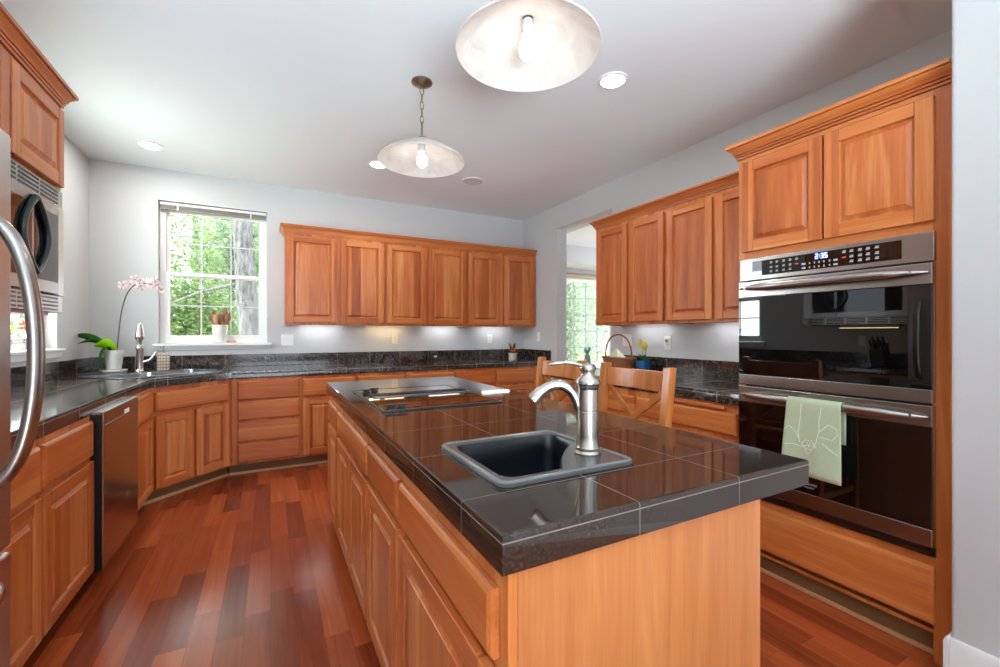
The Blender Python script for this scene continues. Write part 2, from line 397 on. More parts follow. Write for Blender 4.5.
GREYM = plain('pale_grey_muntin_paint', lin(205, 208, 208), 0.5)
def sash_window(name, x0, x1, z0, z1, y, rows=2, cols=3, parent_loc=(0, 0, 0), rz=0.0):
    """a single-hung window in its own frame: outer frame, two sashes (> panes with grids)"""
    r = thing(name, None, None, parent_loc, rz); r['kind'] = 'structure'
    f = 0.045; mid = (z0+z1)/2 - 0.005
    MB().box(x0, x0+f, y-0.03, y+0.05, z0, z1).box(x1-f, x1, y-0.03, y+0.05, z0, z1).box(x0+f, x1-f, y-0.03, y+0.05, z1-f, z1).box(x0+f, x1-f, y-0.03, y+0.05, z0, z0+f).build('window_frame', M_TRIM, r, 0.003)
    for a, b, dy in ((z0+f, mid+0.02, -0.012), (mid-0.02, z1-f, 0.018)):
        s_ = 0.028; X0, X1 = x0+f, x1-f
        sa = MB().box(X0, X0+s_, y+dy-0.012, y+dy+0.012, a, b).box(X1-s_, X1, y+dy-0.012, y+dy+0.012, a, b).box(X0+s_, X1-s_, y+dy-0.012, y+dy+0.012, a, a+0.034).box(X0+s_, X1-s_, y+dy-0.012, y+dy+0.012, b-0.034, b)
        so = sa.build('sash', M_TRIM, r, 0.002)
        MB().box(X0+s_, X1-s_, y+dy-0.002, y+dy+0.002, a+0.034, b-0.034).build('pane', PANE, so)
        g = MB(); gw = 0.006
        for c in range(1, cols):
            xc = X0+s_+(X1-X0-2*s_)*c/cols; g.box(xc-gw, xc+gw, y+dy-0.005, y+dy+0.005, a+0.034, b-0.034)
        for q in range(1, rows):
            zc = a+0.034+(b-a-0.068)*q/rows; g.box(X0+s_, X1-s_, y+dy-0.004, y+dy+0.004, zc-gw, zc+gw)
        g.build('muntin_grid', GREYM, so)
    return r
w1 = sash_window('window_1', -0.917, -0.033, 1.145, 2.478, YB+0.10)
MB().box(-0.956, 0.014, YB-0.045, YB-0.001, 1.120, 1.146).box(-0.917, -0.033, YB-0.001, YB+0.07, 1.122, 1.1445).build('window_sill', M_TRIM, w1, 0.006)
MB().loft([[(-0.935, YB-0.001, 1.082), (-0.008, YB-0.001, 1.082), (-0.008, YB-0.012, 1.082), (-0.935, YB-0.012, 1.082)], [(-0.95, YB-0.001, 1.1195), (0.006, YB-0.001, 1.1195), (0.006, YB-0.032, 1.1195), (-0.95, YB-0.032, 1.1195)]]).build('window_apron', M_TRIM, w1, 0.002)
w2 = sash_window('window_2', 3.402, 4.368, 1.13, 2.298, -0.0, parent_loc=(XL-0.10, 0, 0), rz=PI/2)
MB().box(3.34, 4.43, -0.135, -0.101, 1.106, 1.129).box(3.402, 4.368, -0.10, -0.03, 1.107, 1.1285).build('window_sill', M_TRIM, w2, 0.006)
MB().box(3.36, 4.41, -0.118, -0.101, 1.062, 1.105).build('window_apron', M_TRIM, w2, 0.004)
# dining room window with a fine dark grid
w3 = thing('window_3', None, None, (0, 0, 0)); w3['kind'] = 'structure'
wf = MB(); X0, X1, Z0, Z1, YW = 4.252, 6.098, 0.602, 2.288, 6.68
wf.box(X0, X0+.05, YW-.04, YW+.04, Z0, Z1).box(X1-.05, X1, YW-.04, YW+.04, Z0, Z1).box(X0+.05, X1-.05, YW-.04, YW+.04, Z0, Z0+.05).box(X0+.05, X1-.05, YW-.04, YW+.04, Z1-.05, Z1)
wf.build('window_frame', M_TRIM, w3, 0.003)
MB().box(X0+.05, X1-.05, YW-.003, YW+.003, Z0+.05, Z1-.05).build('pane', PANE, w3)
g = MB(); GREY = plain('grey_muntin_paint', lin(150, 156, 160), 0.5)
for k in range(1, 6):
    xc = X0+.05+(X1-X0-.1)*k/6; g.box(xc-.012, xc+.012, YW-.010, YW+.010, Z0+.05, Z1-.05)
for k in range(1, 5):
    zc = Z0+.05+(Z1-Z0-.1)*k/5; g.box(X0+.05, X1-.05, YW-.008, YW+.008, zc-.012, zc+.012)
g.build('muntin_grid', GREY, w3)
MB().box(X0-.07, X1+.07, 6.57, 6.599, Z1, Z1+.09).box(X0-.07, X0, 6.575, 6.599, Z0, Z1).box(X1, X1+.07, 6.575, 6.599, Z0, Z1).box(X0-.1, X1+.1, 6.55, 6.599, Z0-.04, Z0).build('window_casing', M_TRIM, w3, 0.004)
TAUPE = plain('taupe_shade_fabric', lin(176, 160, 140), 0.8)
rs = thing('roller_shade', 'taupe roller shade rolled up above the dining room window', 'shade', (5.175, 6.53, 2.26))
MB().tube([(-0.95, 0, 0.075), (0.95, 0, 0.075)], 0.034, 14).build('shade_roll', TAUPE, rs)
MB().box(-0.96, 0.96, -0.035, 0.035, 0.112, 0.13).build('valance', TAUPE, rs, 0.004)
MB().tube([(-0.94, 0.0, 0.035), (0.94, 0.0, 0.035)], 0.012, 8).build('hem_bar', TAUPE, rs)

# ---------------------------------------------------------------- cabinets
def slab(parent, name, x0, x1, z0, z1, y, th=0.02, m=WH):
    """drawer front: a slab whose edge is routed to a soft step"""
    L = lambda d, yy: [(x0+d, yy, z0+d), (x1-d, yy, z0+d), (x1-d, yy, z1-d), (x0+d, yy, z1-d)]
    return MB().loft([L(0, y), L(0, y-th*0.55), L(0.004, y-th*0.8), L(0.012, y-th)]).build(name, m, parent, 0.0015, 8)
def door(parent, x0, x1, z0, z1, y, th=0.02, sw=0.056, name='door'):
    mb = MB()
    mb.box(x0, x0+sw, y-th, y, z0, z1, 0).box(x1-sw, x1, y-th, y, z0, z1, 0)
    mb.box(x0+sw+0.0003, x1-sw-0.0003, y-th, y, z0, z0+sw, 1).box(x0+sw+0.0003, x1-sw-0.0003, y-th, y, z1-sw, z1, 1)
    d = mb.build(name, [WV, WH], parent, 0.0035, 8)
    a0, a1, b0, b1 = x0+sw+0.0006, x1-sw-0.0006, z0+sw+0.0006, z1-sw-0.0006
    L = lambda e, yy: [(a0+e, yy, b0+e), (a1-e, yy, b0+e), (a1-e, yy, b1-e), (a0+e, yy, b1-e)]
    MB().loft([L(0, y-0.002), L(0, y-th*0.72), L(0.004, y-th*0.38), L(0.009, y-th*0.36), L(0.024, y-th*0.84), L(0.0255, y-th*0.93)]).build('panel', WVP, d, 0, 8)
    return d
def base_cabinet(label, loc, rz, w, depth, fronts, ztop=0.849, ztoe=0.10, setback=0.075, group=None, name='base_cabinet', toe_ext=0.0, toe_left=0.0):
    """local frame: x from -w/2 to w/2 along the face, front towards -y, door faces at y=-0.02, face frame y 0..0.018"""
    r = thing(name, label, 'cabinet', loc, rz, group); h = w/2; t = 0.016
    ca = MB().box(-h, -h+t, 0.0185, depth, ztoe, ztop).box(h-t, h, 0.0185, depth, ztoe, ztop).box(-h+t, h-t, 0.0185, depth, ztoe, ztoe+t).box(-h+t, h-t, depth-t, depth, ztoe+t, ztop)
    ca.build('carcass', WV, r)
    ys = sorted(set([ztoe] + [ztop]))
    MB().box(-h, h, 0, 0.018, ztoe, ztop).build('face_frame', WV, r, 0.001)
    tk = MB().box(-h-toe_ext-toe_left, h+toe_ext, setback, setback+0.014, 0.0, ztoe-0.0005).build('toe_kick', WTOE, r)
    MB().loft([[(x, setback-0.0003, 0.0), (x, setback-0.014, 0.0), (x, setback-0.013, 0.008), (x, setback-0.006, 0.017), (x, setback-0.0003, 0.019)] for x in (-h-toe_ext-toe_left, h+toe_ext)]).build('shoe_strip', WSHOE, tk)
    for k, x0, x1, z0, z1 in fronts:
        if k == 'door': door(r, x0, x1, z0, z1, -0.0005)
        else: slab(r, k, x0, x1, z0, z1, -0.0005)
    return r
def upper_cabinet(label, loc, rz, w, depth, z0, z1, doors, group=None):
    r = thing('wall_cabinet', label, 'cabinet', (loc[0], loc[1], z0), rz, group); h = w/2; t = 0.016; H = z1-z0
    MB().box(-h, -h+t, 0.0185, depth, 0, H).box(h-t, h, 0.0185, depth, 0, H).box(-h+t, h-t, 0.0185, depth, 0.03, 0.03+t).box(-h+t, h-t, 0.0185, depth, H-t, H).box(-h+t, h-t, depth-t, depth, 0.03+t, H-t).build('carcass', WV, r)
    MB().box(-h, h, 0, 0.018, 0, H).build('face_frame', WV, r, 0.0015)
    for x0, x1, a, b in doors: door(r, x0, x1, a-z0, b-z0, -0.0005)
    return r
def crown(name, loc, rz, x0, x1, hgt=0.076, out=0.046, ret_l=None, ret_r=None):
    """crown moulding swept along the top of a cabinet face with mitred returns; local y=0 is the face"""
    prof = [(0.0, 0.0), (0.008, 0.0), (0.009, 0.009), (0.005, 0.010), (0.005, 0.013), (0.013, 0.014), (0.014, 0.021), (0.010, 0.022), (0.010, 0.025), (0.018, 0.026), (0.021, 0.036), (0.029, 0.047), (0.037, 0.053), (0.037, 0.056), (0.033, 0.057), (0.033, 0.060), (out, 0.061), (out, hgt), (0.0, hgt)]
    mb = MB(); dL = ret_l or 0; dR = ret_r or 0
    def ring(kind):
        L = []
        for o, z in prof:
            if kind == 'lb': L.append((x0-o, dL, z))
            elif kind == 'l': L.append((x0-(o if ret_l else 0), -o, z))
            elif kind == 'r': L.append((x1+(o if ret_r else 0), -o, z))
            else: L.append((x1+o, dR, z))
        return L
    seq = (['lb'] if ret_l else []) + ['l', 'r'] + (['rb'] if ret_r else [])
    mb.loft([ring(q) for q in seq])
    mb.box(x0, x1, 0.0, max(dL, dR, 0.05), hgt-0.012, hgt)
    o = mb.build(name, WH, None, 0, 25, world=True); o.location = loc; o.rotation_euler = (0, 0, rz); o['kind'] = 'structure'
    return o

# back run, wall side: three two-door units
FY = 4.70
ULAB = ['wall cabinet of two doors nearest the sink window, on the back wall', 'middle one of the three two-door wall cabinets on the back wall', 'wall cabinet of two doors in the corner by the doorway, on the back wall']
E3 = [(0.127, 0.621), (0.621, 1.094), (1.097, 1.567), (1.567, 2.058), (2.061, 2.536), (2.536, 3.024)]
DX = [(0.148, 0.604), (0.640, 1.079), (1.113, 1.549), (1.585, 2.040), (2.078, 2.522), (2.552, 2.992)]
for k in range(3):
    a, b = E3[2*k][0], E3[2*k+1][1]; c = (a+b)/2
    upper_cabinet(ULAB[k], (c, FY), 0, b-a, YB-FY-0.002, 1.325, 2.232, [(x0-c, x1-c, 1.350, 2.203) for x0, x1 in DX[2*k:2*k+2]], 'wall cabinets along the back wall')
crown('trim_1', (0, FY-0.0005, 2.2325), 0, 0.127, 3.022, ret_l=YB-FY-0.002)
# right run, wall side
RXF = 2.73
RL = ['wall cabinet of two doors beside the dining room opening, right of the basket', 'wall cabinet of two doors between its twin and the tall oven cabinet']
for k, (a, b, ds) in enumerate(((2.352, 3.180, [(3.158, 2.770), (2.738, 2.374)]), (1.431, 2.350, [(2.340, 1.952), (1.924, 1.530)]))):
    c = (a+b)/2
    upper_cabinet(RL[k], (RXF, c), -PI/2, b-a, XR-RXF-0.002, 1.315, 2.222, [(c-y1, c-y0, 1.340, 2.193) for y1, y0 in ds], 'wall cabinets along the right wall')
crown('trim_2', (RXF-0.0005, 2.5, 2.2225), -PI/2, -0.680, 1.068, ret_l=XR-RXF-0.002)

# base run
GB = 'base cabinets under the perimeter worktop'
def fr(kind, a, b, z0, z1, c, sgn=1): return (kind,) + ((a-c, b-c) if sgn > 0 else (c-b, c-a)) + (z0, z1)
BYF = 4.366; BD = YB-BYF-0.02
a, b = -0.2965, 0.252; c = (a+b)/2
base_cabinet('cherry base cabinet with a stack of four drawers, right of the corner sink', (c, BYF, 0), 0, b-a, BD, [fr('drawer', -0.255, 0.239, z0, z1, c) for z0, z1 in ((0.660, 0.826), (0.486, 0.652), (0.296, 0.468), (0.118, 0.280))], toe_left=0.020, group=GB)
BL = ['cherry base cabinet of one drawer over one door, next to the four-drawer stack', 'back-wall base cabinet behind the far left corner of the island, second from the four-drawer stack', 'back-wall base cabinet below the black charger', 'back-wall base cabinet between the ones below the charger and the red flower', 'back-wall base cabinet below the small red flower, nearest the doorway']
for k, (a, b) in enumerate(((0.253, 0.742), (0.743, 1.229), (1.230, 1.760), (1.761, 2.266), (2.267, 2.790))):
    c = (a+b)/2
    base_cabinet(BL[k], (c, BYF, 0), 0, b-a-0.0006, BD, [fr('drawer', a+0.012, b-0.012, 0.662, 0.822, c), fr('door', a+0.012, b-0.012, 0.118, 0.640, c)], group=GB)
base_cabinet('plain blind corner filler cabinet at the end of the back wall run', (2.91, BYF, 0), 0, 0.2385, BD, [], group=GB)
# diagonal corner sink cabinet: its face from (-0.741,3.906) to (-0.288,4.359)
r2 = math.sqrt(0.5); dl = 0.640
mx, my = -0.5265+(-r2)*0.012, 4.1205+r2*0.012
base_cabinet('diagonal cherry sink cabinet in the corner with a wide false drawer over two doors', (mx, my, 0), PI/4, 0.668, 0.15,
             [('drawer', -0.290, 0.295, 0.668, 0.812), ('door', -0.290, -0.012, 0.118, 0.642), ('door', 0.012, 0.296, 0.118, 0.642)], toe_ext=0.03, group=GB)
# left run
LXF = -0.757; LD = (LXF-XL)-0.02
for lab, a, b, fronts in (('narrow cherry base cabinet of one drawer and door between dishwasher and diagonal sink cabinet', 3.352, 3.8885, None),
                          ('cherry base cabinet of one wide drawer and one door, left of the dishwasher', 2.190, 2.718, None),
                          ('cherry base cabinet half hidden by the refrigerator', 1.690, 2.188, None)):
    c = (a+b)/2
    base_cabinet(lab, (LXF, c, 0), PI/2, b-a-0.0006, LD, [fr('drawer', a+0.010, b-0.012, 0.660, 0.828, c), fr('door', a+0.010, b-0.012, 0.118, 0.640, c)], group=GB)
# right run
RBF = 2.225; RBD = XR-RBF-0.02
for lab, a, b, dd in (('cherry base cabinet with a pull-out cutting board, left of the double oven', 1.431, 2.170, [(1.458, 1.806), (1.812, 2.158)]),
                      ('cherry base cabinet on the right wall below the blue flower pot', 2.171, 2.660, [(2.182, 2.650)]),
                      ('cherry base cabinet on the right wall nearest the dining room opening, below the basket', 2.661, 3.160, [(2.672, 3.150)])):
    c = (a+b)/2
    r = base_cabinet(lab, (RBF, c, 0), -PI/2, b-a-0.0006, RBD, [fr('drawer', a+0.012, b-0.012, 0.682, 0.806, c, -1)] + [fr('door', p, q, 0.118, 0.655, c, -1) for p, q in dd], group=GB)
    if 'cutting' in lab:
        MB().box(c-1.895, c-1.515, -0.022, -0.0005, 0.820, 0.840).build('cutting_board', WH, r, 0.003)

# ---------------------------------------------------------------- worktops
def local45(cx, cy, u, v): return (cx + (u - v)*r2, cy + (u + v)*r2)      # u along the diagonal, v towards the corner
SCX, SCY = -0.80, 4.394
hole = [local45(SCX, SCY, x, y) for x, y in rrect(-0.395, 0.395, -0.245, 0.245, 0.06)]
outer = [(XL+0.001, 1.68), (-0.757, 1.68), (-0.757, 3.890), (-0.295, 4.352), (XR-0.001, 4.352), (XR-0.001, YB-0.001), (XL+0.001, YB-0.001)]
wt = MB().top_slab(outer, [hole], 0.851, 0.914, 0.004).build('worktop', GP, None, 0, 25)
tag(wt, 'L-shaped dark granite tile worktop under the sink window and back wall cabinets', 'worktop')
def child_world(mb, name, m, parent, bevel=0.0):
    o = mb.build(name, m, parent, bevel); mw = parent.location; o.location = (-mw[0], -mw[1], -mw[2]); return o
bs = MB().box(XL+0.001, XR-0.022, YB-0.022, YB-0.001, 0.9142, 1.033).box(XL+0.001, XL+0.022, 1.68, YB-0.0225, 0.9142, 1.033).box(XR-0.022, XR-0.001, 4.352, YB-0.001, 0.9142, 1.033)
child_world(bs, 'backsplash', GP, wt, 0.003)
wr = MB().top_slab([(2.210, 1.431), (XR-0.001, 1.431), (XR-0.001, 3.185), (2.210, 3.185)], [], 0.851, 0.914, 0.004).build('worktop', GP, None, 0, 25)
tag(wr, 'short dark granite tile worktop between the double oven and dining room opening', 'worktop')
child_world(MB().box(XR-0.022, XR-0.001, 1.431, 3.185, 0.9142, 1.033), 'backsplash', GP, wr, 0.003)

# ---------------------------------------------------------------- island
IX0, IX1, IY0, IY1 = 0.328, 1.229, 0.607, 3.081
isl = thing('kitchen_island', 'long cherry kitchen island of drawers and doors under a polished dark granite top', 'island', (0.347, (0.622+3.06)/2, 0), -PI/2)
ic = (0.622+3.06)/2; ih = (3.06-0.622)/2; idp = 1.045-0.347
def il(y): return ic-y
ca = MB().box(-ih, -ih+0.016, 0.0185, idp-0.018, 0.10, 0.849).box(ih-0.030, ih-0.019, 0.0185, idp-0.018, 0.10, 0.849).box(-ih+0.016, ih-0.03, 0.0185, idp-0.018, 0.10, 0.116)
ca.build('carcass', WV, isl)
MB().box(-ih, ih-0.0005, 0, 0.018, 0.10, 0.849).build('face_frame', WV, isl, 0.001)
MB().box(ih-0.0185, ih, 0.0185, idp, 0.0, 0.849).build('end_panel', WEND, isl, 0.002)['label'] = 'wide pale cherry end panel'
MB().box(-ih, ih-0.019, idp-0.0175, idp, 0.0, 0.849).build('back_panel', WEND, isl, 0.002)
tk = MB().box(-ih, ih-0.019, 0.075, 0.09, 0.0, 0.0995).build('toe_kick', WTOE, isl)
MB().box(-ih, ih-0.019, 0.060, 0.0745, 0.0, 0.018).build('shoe_strip', WSHOE, tk, 0.004)
for k, y0, y1, z0, z1 in (('drawer', 0.650, 1.245, 0.684, 0.806), ('drawer', 1.268, 1.705, 0.684, 0.806), ('drawer', 1.735, 2.560, 0.684, 0.806), ('drawer', 2.582, 2.985, 0.684, 0.806),
                          ('door', 0.650, 1.245, 0.118, 0.660), ('door', 1.268, 1.705, 0.118, 0.660), ('door', 1.735, 2.143, 0.118, 0.660), ('door', 2.152, 2.560, 0.118, 0.660), ('door', 2.582, 2.985, 0.118, 0.660)):
    if k == 'door': door(isl, il(y1), il(y0), z0, z1, -0.0005)
    else: slab(isl, k, il(y1), il(y0), z0, z1, -0.0005)
# island top with sink cut-out
SX0, SX1, SY0, SY1 = 0.424, 0.812, 0.789, 1.172
it = MB().top_slab([(IX0, IY0), (IX1, IY0), (IX1, IY1), (IX0, IY1)], [rrect(SX0+0.012, SX1-0.012, SY0+0.012, SY1-0.012, 0.025)], 0.850, 0.914, 0.006).build('island_top', GI, None, 0, 25)
tag(it, 'polished dark brown granite tile top of the island with pale grout lines', 'worktop')

# bar sink: plate with rounded rim, a D-notched dark basin
sk = thing('bar_sink', 'small dark composite bar sink set into the near end of the island top', 'sink', (0.618, 0.980, 0.914))
sx, sy = 0.618, 0.980
o_ = rrect(SX0-sx, SX1-sx, SY0-sy, SY1-sy, 0.028, 6)
def basin_loop(e):
    x0, x1, y0, y1, r = 0.452-sx+e, 0.790-sx-e, 0.824-sy+e, 1.134-sy-e, 0.035
    L = []
    for cx, cy, a0 in ((x1-r, y1-r, 0), (x0+r, y1-r, PI/2), (x0+r, y0+r, PI)):
        L += [(cx+r*math.cos(a0+PI/2*k/6), cy+r*math.sin(a0+PI/2*k/6)) for k in range(7)]
    # curved notch around the tap deck in the near right corner
    R = 0.547+e; ccx, ccy = 1.082-sx, 0.552-sy
    a_s = PI - math.asin(min(1, max(-1, (y0-ccy)/R))); a_e = math.acos(min(1, max(-1, (x1-ccx)/R)))
    L += [(ccx+R*math.cos(a_s+(a_e-a_s)*k/14), ccy+R*math.sin(a_s+(a_e-a_s)*k/14)) for k in range(15)]
    return L
MB().poly(o_, [basin_loop(0.0)], 0.0005, 0.009).build('rim', RIMGREY, sk, 0.004, 30, 3)
bead = lambda d, z: [(x, y, z) for x, y in rrect(SX0-sx+d, SX1-sx-d, SY0-sy+d, SY1-sy-d, 0.028-d*0.6, 6)]
MB().loft([bead(0.003, 0.0092), bead(0.005, 0.0125), bead(0.009, 0.0135), bead(0.013, 0.0120), bead(0.016, 0.0092)], cap0=False, cap1=False).build('rim_bead', plain('highlight_grey_rim_edge', lin(104, 102, 101), 0.2), sk, 0, 60)  # raised bead in lighter grey, the rim's edge highlight put into its colour
bl = [[(x, y, z) for x, y in basin_loop(e)] for e, z in ((0.0, 0.008), (0.004, 0.0), (0.008, -0.05), (0.014, -0.16), (0.03, -0.182), (0.06, -0.186))]
bm_ = MB().loft(bl, cap0=False)
bm_.loft([[(x, y, z) for x, y in basin_loop(e)] for e, z in ((0.0, 0.008), (-0.004, 0.0), (-0.004, -0.05), (0.006, -0.165), (0.03, -0.189), (0.06, -0.192))], cap0=False)
bm_.f = [f for f in bm_.f]
bm_.build('basin', COMPO, sk, 0, 50)
MB().lathe([(0.03, 0), (0.034, 0.004), (0.02, 0.005), (0.018, 0.001)], (-0.07, 0.02, -0.186), 20).build('drain', NICKEL, sk)

def bez(p0, p1, p2, p3, n=14):
    p0, p1, p2, p3 = map(Vector, (p0, p1, p2, p3))
    return [p0*(1-t)**3 + p1*3*t*(1-t)**2 + p2*3*t*t*(1-t) + p3*t**3 for t in (k/n for k in range(n+1))]
# bar tap
fa = thing('bar_faucet', 'brushed nickel single-lever tap standing on the island bar sink', 'faucet', (0.738, 0.893, 0.9232)); fa.scale = (1.0, 1.0, 0.955)
MB().lathe([(0.034, 0.0), (0.035, 0.006), (0.030, 0.012), (0.0315, 0.020), (0.0295, 0.026), (0.0285, 0.05), (0.0285, 0.118), (0.0275, 0.1195), (0.0275, 0.1215), (0.0285, 0.123), (0.0275, 0.178), (0.031, 0.186)], segs=48).build('body', NICKEL, fa, 0, 18)
MB().lathe([(0.0295, 0.1865), (0.034, 0.194), (0.034, 0.200), (0.030, 0.207), (0.019, 0.215), (0.017, 0.224), (0.021, 0.231), (0.022, 0.240), (0.017, 0.247), (0.006, 0.250), (0.001, 0.2505)], segs=32).build('handle_dome', NICKEL, fa, 0, 50)
dx, dy = -0.86, 0.51
lev = bez((0, 0, 0.236), (dx*0.03, dy*0.03, 0.252), (dx*0.07, dy*0.07, 0.258), (dx*0.104, dy*0.104, 0.243), 12)
MB().tube(lev, [0.010, 0.010, 0.009, 0.0085, 0.008, 0.0078, 0.0076, 0.0076, 0.0078, 0.008, 0.0082, 0.008, 0.003], 12, 0, 0.62).build('lever', NICKEL, fa, 0, 60)
sp = bez((dx*0.018, dy*0.018, 0.095), (dx*0.026, dy*0.026, 0.195), (dx*0.085, dy*0.085, 0.222), (dx*0.143, dy*0.143, 0.148), 18)
MB().tube(sp, [0.013]*3+[0.0135]*4+[0.014]*5+[0.0145]*4+[0.016, 0.018, 0.0185], 16, 0).build('spout', NICKEL, fa, 0, 60)

# glass cooktop with centre vent
ck = thing('cooktop', 'black glass downdraft cooktop set flush in the far half of the island top', 'cooktop', (0.687, 2.155, 0.9142))
MB().box(-0.270, 0.270, -0.355, 0.355, 0.0, 0.006).build('glass_top', BGLASS, ck, 0.003)
fm = MB()
for a in ((-0.279, 0.279, -0.364, -0.3555), (-0.279, 0.279, 0.3555, 0.364), (-0.279, -0.2705, -0.3555, 0.3555), (0.2705, 0.279, -0.3555, 0.3555)): fm.box(a[0], a[1], a[2], a[3], 0.0, 0.008)
fm.build('edge_frame', DKSTEEL, ck, 0.002)
vg = MB().box(-0.235, 0.268, 0.036, 0.108, 0.0062, 0.0150).build('vent_grille', plain('matt_black_grille', lin(24, 24, 25), 0.7), ck, 0.001)
vr = MB().box(-0.241, 0.274, 0.030, 0.0358, 0.0062, 0.0110).box(-0.241, 0.274, 0.1082, 0.114, 0.0062, 0.0110)
vr.build('grille_edge', STEEL, vg)
vs_ = MB()
for k in range(40):
    x = -0.230+k*0.0124; vs_.box(x, x+0.0045, 0.038, 0.106, 0.0152, 0.0178)
vs_.build('grille_ribs', DKSTEEL, vg)
for kx, ky in ((-0.236, -0.325), (-0.190, -0.330), (-0.232, 0.225), (-0.180, 0.272)):
    kb = MB().lathe([(0.022, 0.0062), (0.022, 0.010), (0.016, 0.012), (0.015, 0.018), (0.012, 0.0195)], (kx, ky, 0), 20)
    kb.box(kx-0.024, kx+0.024, ky-0.006, ky+0.006, 0.0185, 0.025)
    kb.build('knob', BLACK, ck, 0.001)

# ---------------------------------------------------------------- tall oven cabinet and double oven
TX = 2.205; ty0, ty1 = 0.607, 1.428; tc = (ty0+ty1)/2; th_ = (ty1-ty0)/2
def tl(y): return tc-y
tcab = thing('oven_cabinet', 'tall cherry cabinet housing the double oven beside the grey wall end', 'cabinet', (TX, tc, 0), -PI/2)
D_ = XR-TX-0.003
MB().box(-th_, -th_+0.018, 0.019, D_, 0.0, 2.160).box(th_-0.018, th_, 0.019, D_, 0.0, 2.160).box(-th_+0.018, th_-0.018, 0.019, D_, 2.142, 2.160).box(-th_+0.018, th_-0.018, 0.019, D_, 1.645, 1.660).box(-th_+0.018, th_-0.018, 0.019, D_, 0.362, 0.378).box(-th_+0.018, th_-0.018, 0.019, D_, 0.10, 0.115).box(-th_+0.018, th_-0.018, D_-0.015, D_, 0.378, 1.645).build('carcass', WV, tcab)
ox0, ox1 = tl(1.394), tl(0.664)
ff = MB().box(-th_, ox0, 0, 0.0185, 0.140, 2.160, 0).box(ox1, th_, 0, 0.0185, 0.0, 2.160, 0)
ff.box(ox0, ox1, 0, 0.0185, 1.616, 2.160, 1).box(ox0, ox1, 0, 0.0185, 0.1455, 0.407, 1)
ff.build('face_frame', [WV, WH], tcab, 0.001)
door(tcab, tl(1.398), tl(1.027), 1.664, 2.134, -0.0005); door(tcab, tl(1.020), tl(0.657), 1.664, 2.134, -0.0005)
slab(tcab, 'drawer', tl(1.402), tl(0.657), 0.146, 0.364, -0.0005)
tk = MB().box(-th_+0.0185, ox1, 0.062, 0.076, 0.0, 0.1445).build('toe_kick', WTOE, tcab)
MB().box(-th_+0.0185, ox1, 0.047, 0.0615, 0.0, 0.018).build('shoe_strip', WSHOE, tk, 0.004)
crown('trim_3', (TX-0.0005, tc, 2.1605), -PI/2, -th_, th_, ret_l=0.45)

ov = thing('double_oven', 'stainless double wall oven with black glass doors and silver bar handles', 'oven', (TX-0.0195, tc, 0.400), -PI/2)
oz = lambda z: z-0.400
a0, a1 = tl(1.405), tl(0.654)
MB().box(ox0+0.006, ox1-0.006, 0.020, 0.60, oz(0.412), oz(1.608)).build('housing', BLACK, ov)
# local y: 0 = outer face plane reference; trim from -0.004 to 0.0190
cp = MB().box(a0, a1, -0.006, 0.0188, oz(1.512), oz(1.624)).build('control_panel', STEEL, ov, 0.003)
MB().box(tl(1.338), tl(0.748), -0.0075, -0.0062, oz(1.532), oz(1.606)).build('touch_panel', BGLASS, cp)
INK = plain('white_print', lin(170, 170, 166), 0.5); REDINK = plain('red_print', lin(190, 80, 60), 0.5)
mk = MB()
ys0 = [1.245, 1.217, 1.186, 1.157, 1.128]
random.seed(9)
for i, y in enumerate(ys0):
    for j, z in enumerate((1.590, 1.567, 1.546)):
        if i == 4 and j: continue
        q = tl(y); mk.box(q-0.006, q+0.005, -0.0080, -0.0076, oz(z-0.0035), oz(z+0.0012)); mk.box(q-0.005, q+0.006, -0.0080, -0.0076, oz(z+0.0028), oz(z+0.0055))
for i in range(7):
    q = tl((1.098, 1.073, 1.053, 1.035, 1.015, 0.993, 0.970)[i])
    for z in (1.562, 1.543):
        wdt = 0.008 if i in (0, 6) else 0.0028
        mk.box(q-wdt, q+wdt, -0.0080, -0.0076, oz(z-0.004), oz(z+0.004))
for i, y in enumerate((0.939, 0.912, 0.882, 0.855, 0.825)):
    for j, z in enumerate((1.591, 1.568, 1.547)):
        if i == 0 and j: continue
        q = tl(y); mk.box(q-0.007, q+0.006, -0.0080, -0.0076, oz(z-0.004), oz(z+0.001)); mk.box(q-0.005, q+0.007, -0.0080, -0.0076, oz(z+0.0026), oz(z+0.006))
mk.build('key_lettering', INK, cp)
MB().box(tl(1.128)-0.007, tl(1.128)+0.007, -0.0080, -0.0076, oz(1.565), oz(1.571)).box(tl(0.939)-0.007, tl(0.939)+0.007, -0.0080, -0.0076, oz(1.565), oz(1.571)).build('cancel_mark', REDINK, cp)
DIG = emit('blue_display_digits', (0.10, 0.20, 1.0), 5.0)
seg = MB(); SEGS = {'2': 'abged', '3': 'abgcd', '5': 'afgcd'}
def digit(ch, x, z, w, h, t=0.0028):
    y0, y1 = -0.0081, -0.0076
    for s_ in SEGS[ch]:
        if s_ == 'a': seg.box(x, x+w, y0, y1, z+h-t, z+h)
        if s_ == 'g': seg.box(x, x+w, y0, y1, z+h/2-t/2, z+h/2+t/2)
        if s_ == 'd': seg.box(x, x+w, y0, y1, z, z+t)
        if s_ == 'b': seg.box(x+w-t, x+w, y0, y1, z+h/2, z+h)
        if s_ == 'c': seg.box(x+w-t, x+w, y0, y1, z, z+h/2)
        if s_ == 'f': seg.box(x, x+t, y0, y1, z+h/2, z+h)
        if s_ == 'e': seg.box(x, x+t, y0, y1, z, z+h/2)
qx = tl(1.050)
for i, ch in enumerate('235'): digit(ch, qx+(0, 0.022, 0.037)[i], oz(1.578), 0.011, 0.022)
seg.box(qx+0.0155, qx+0.0180, -0.0081, -0.0076, oz(1.583), oz(1.586)).box(qx+0.0155, qx+0.0180, -0.0081, -0.0076, oz(1.592), oz(1.595))
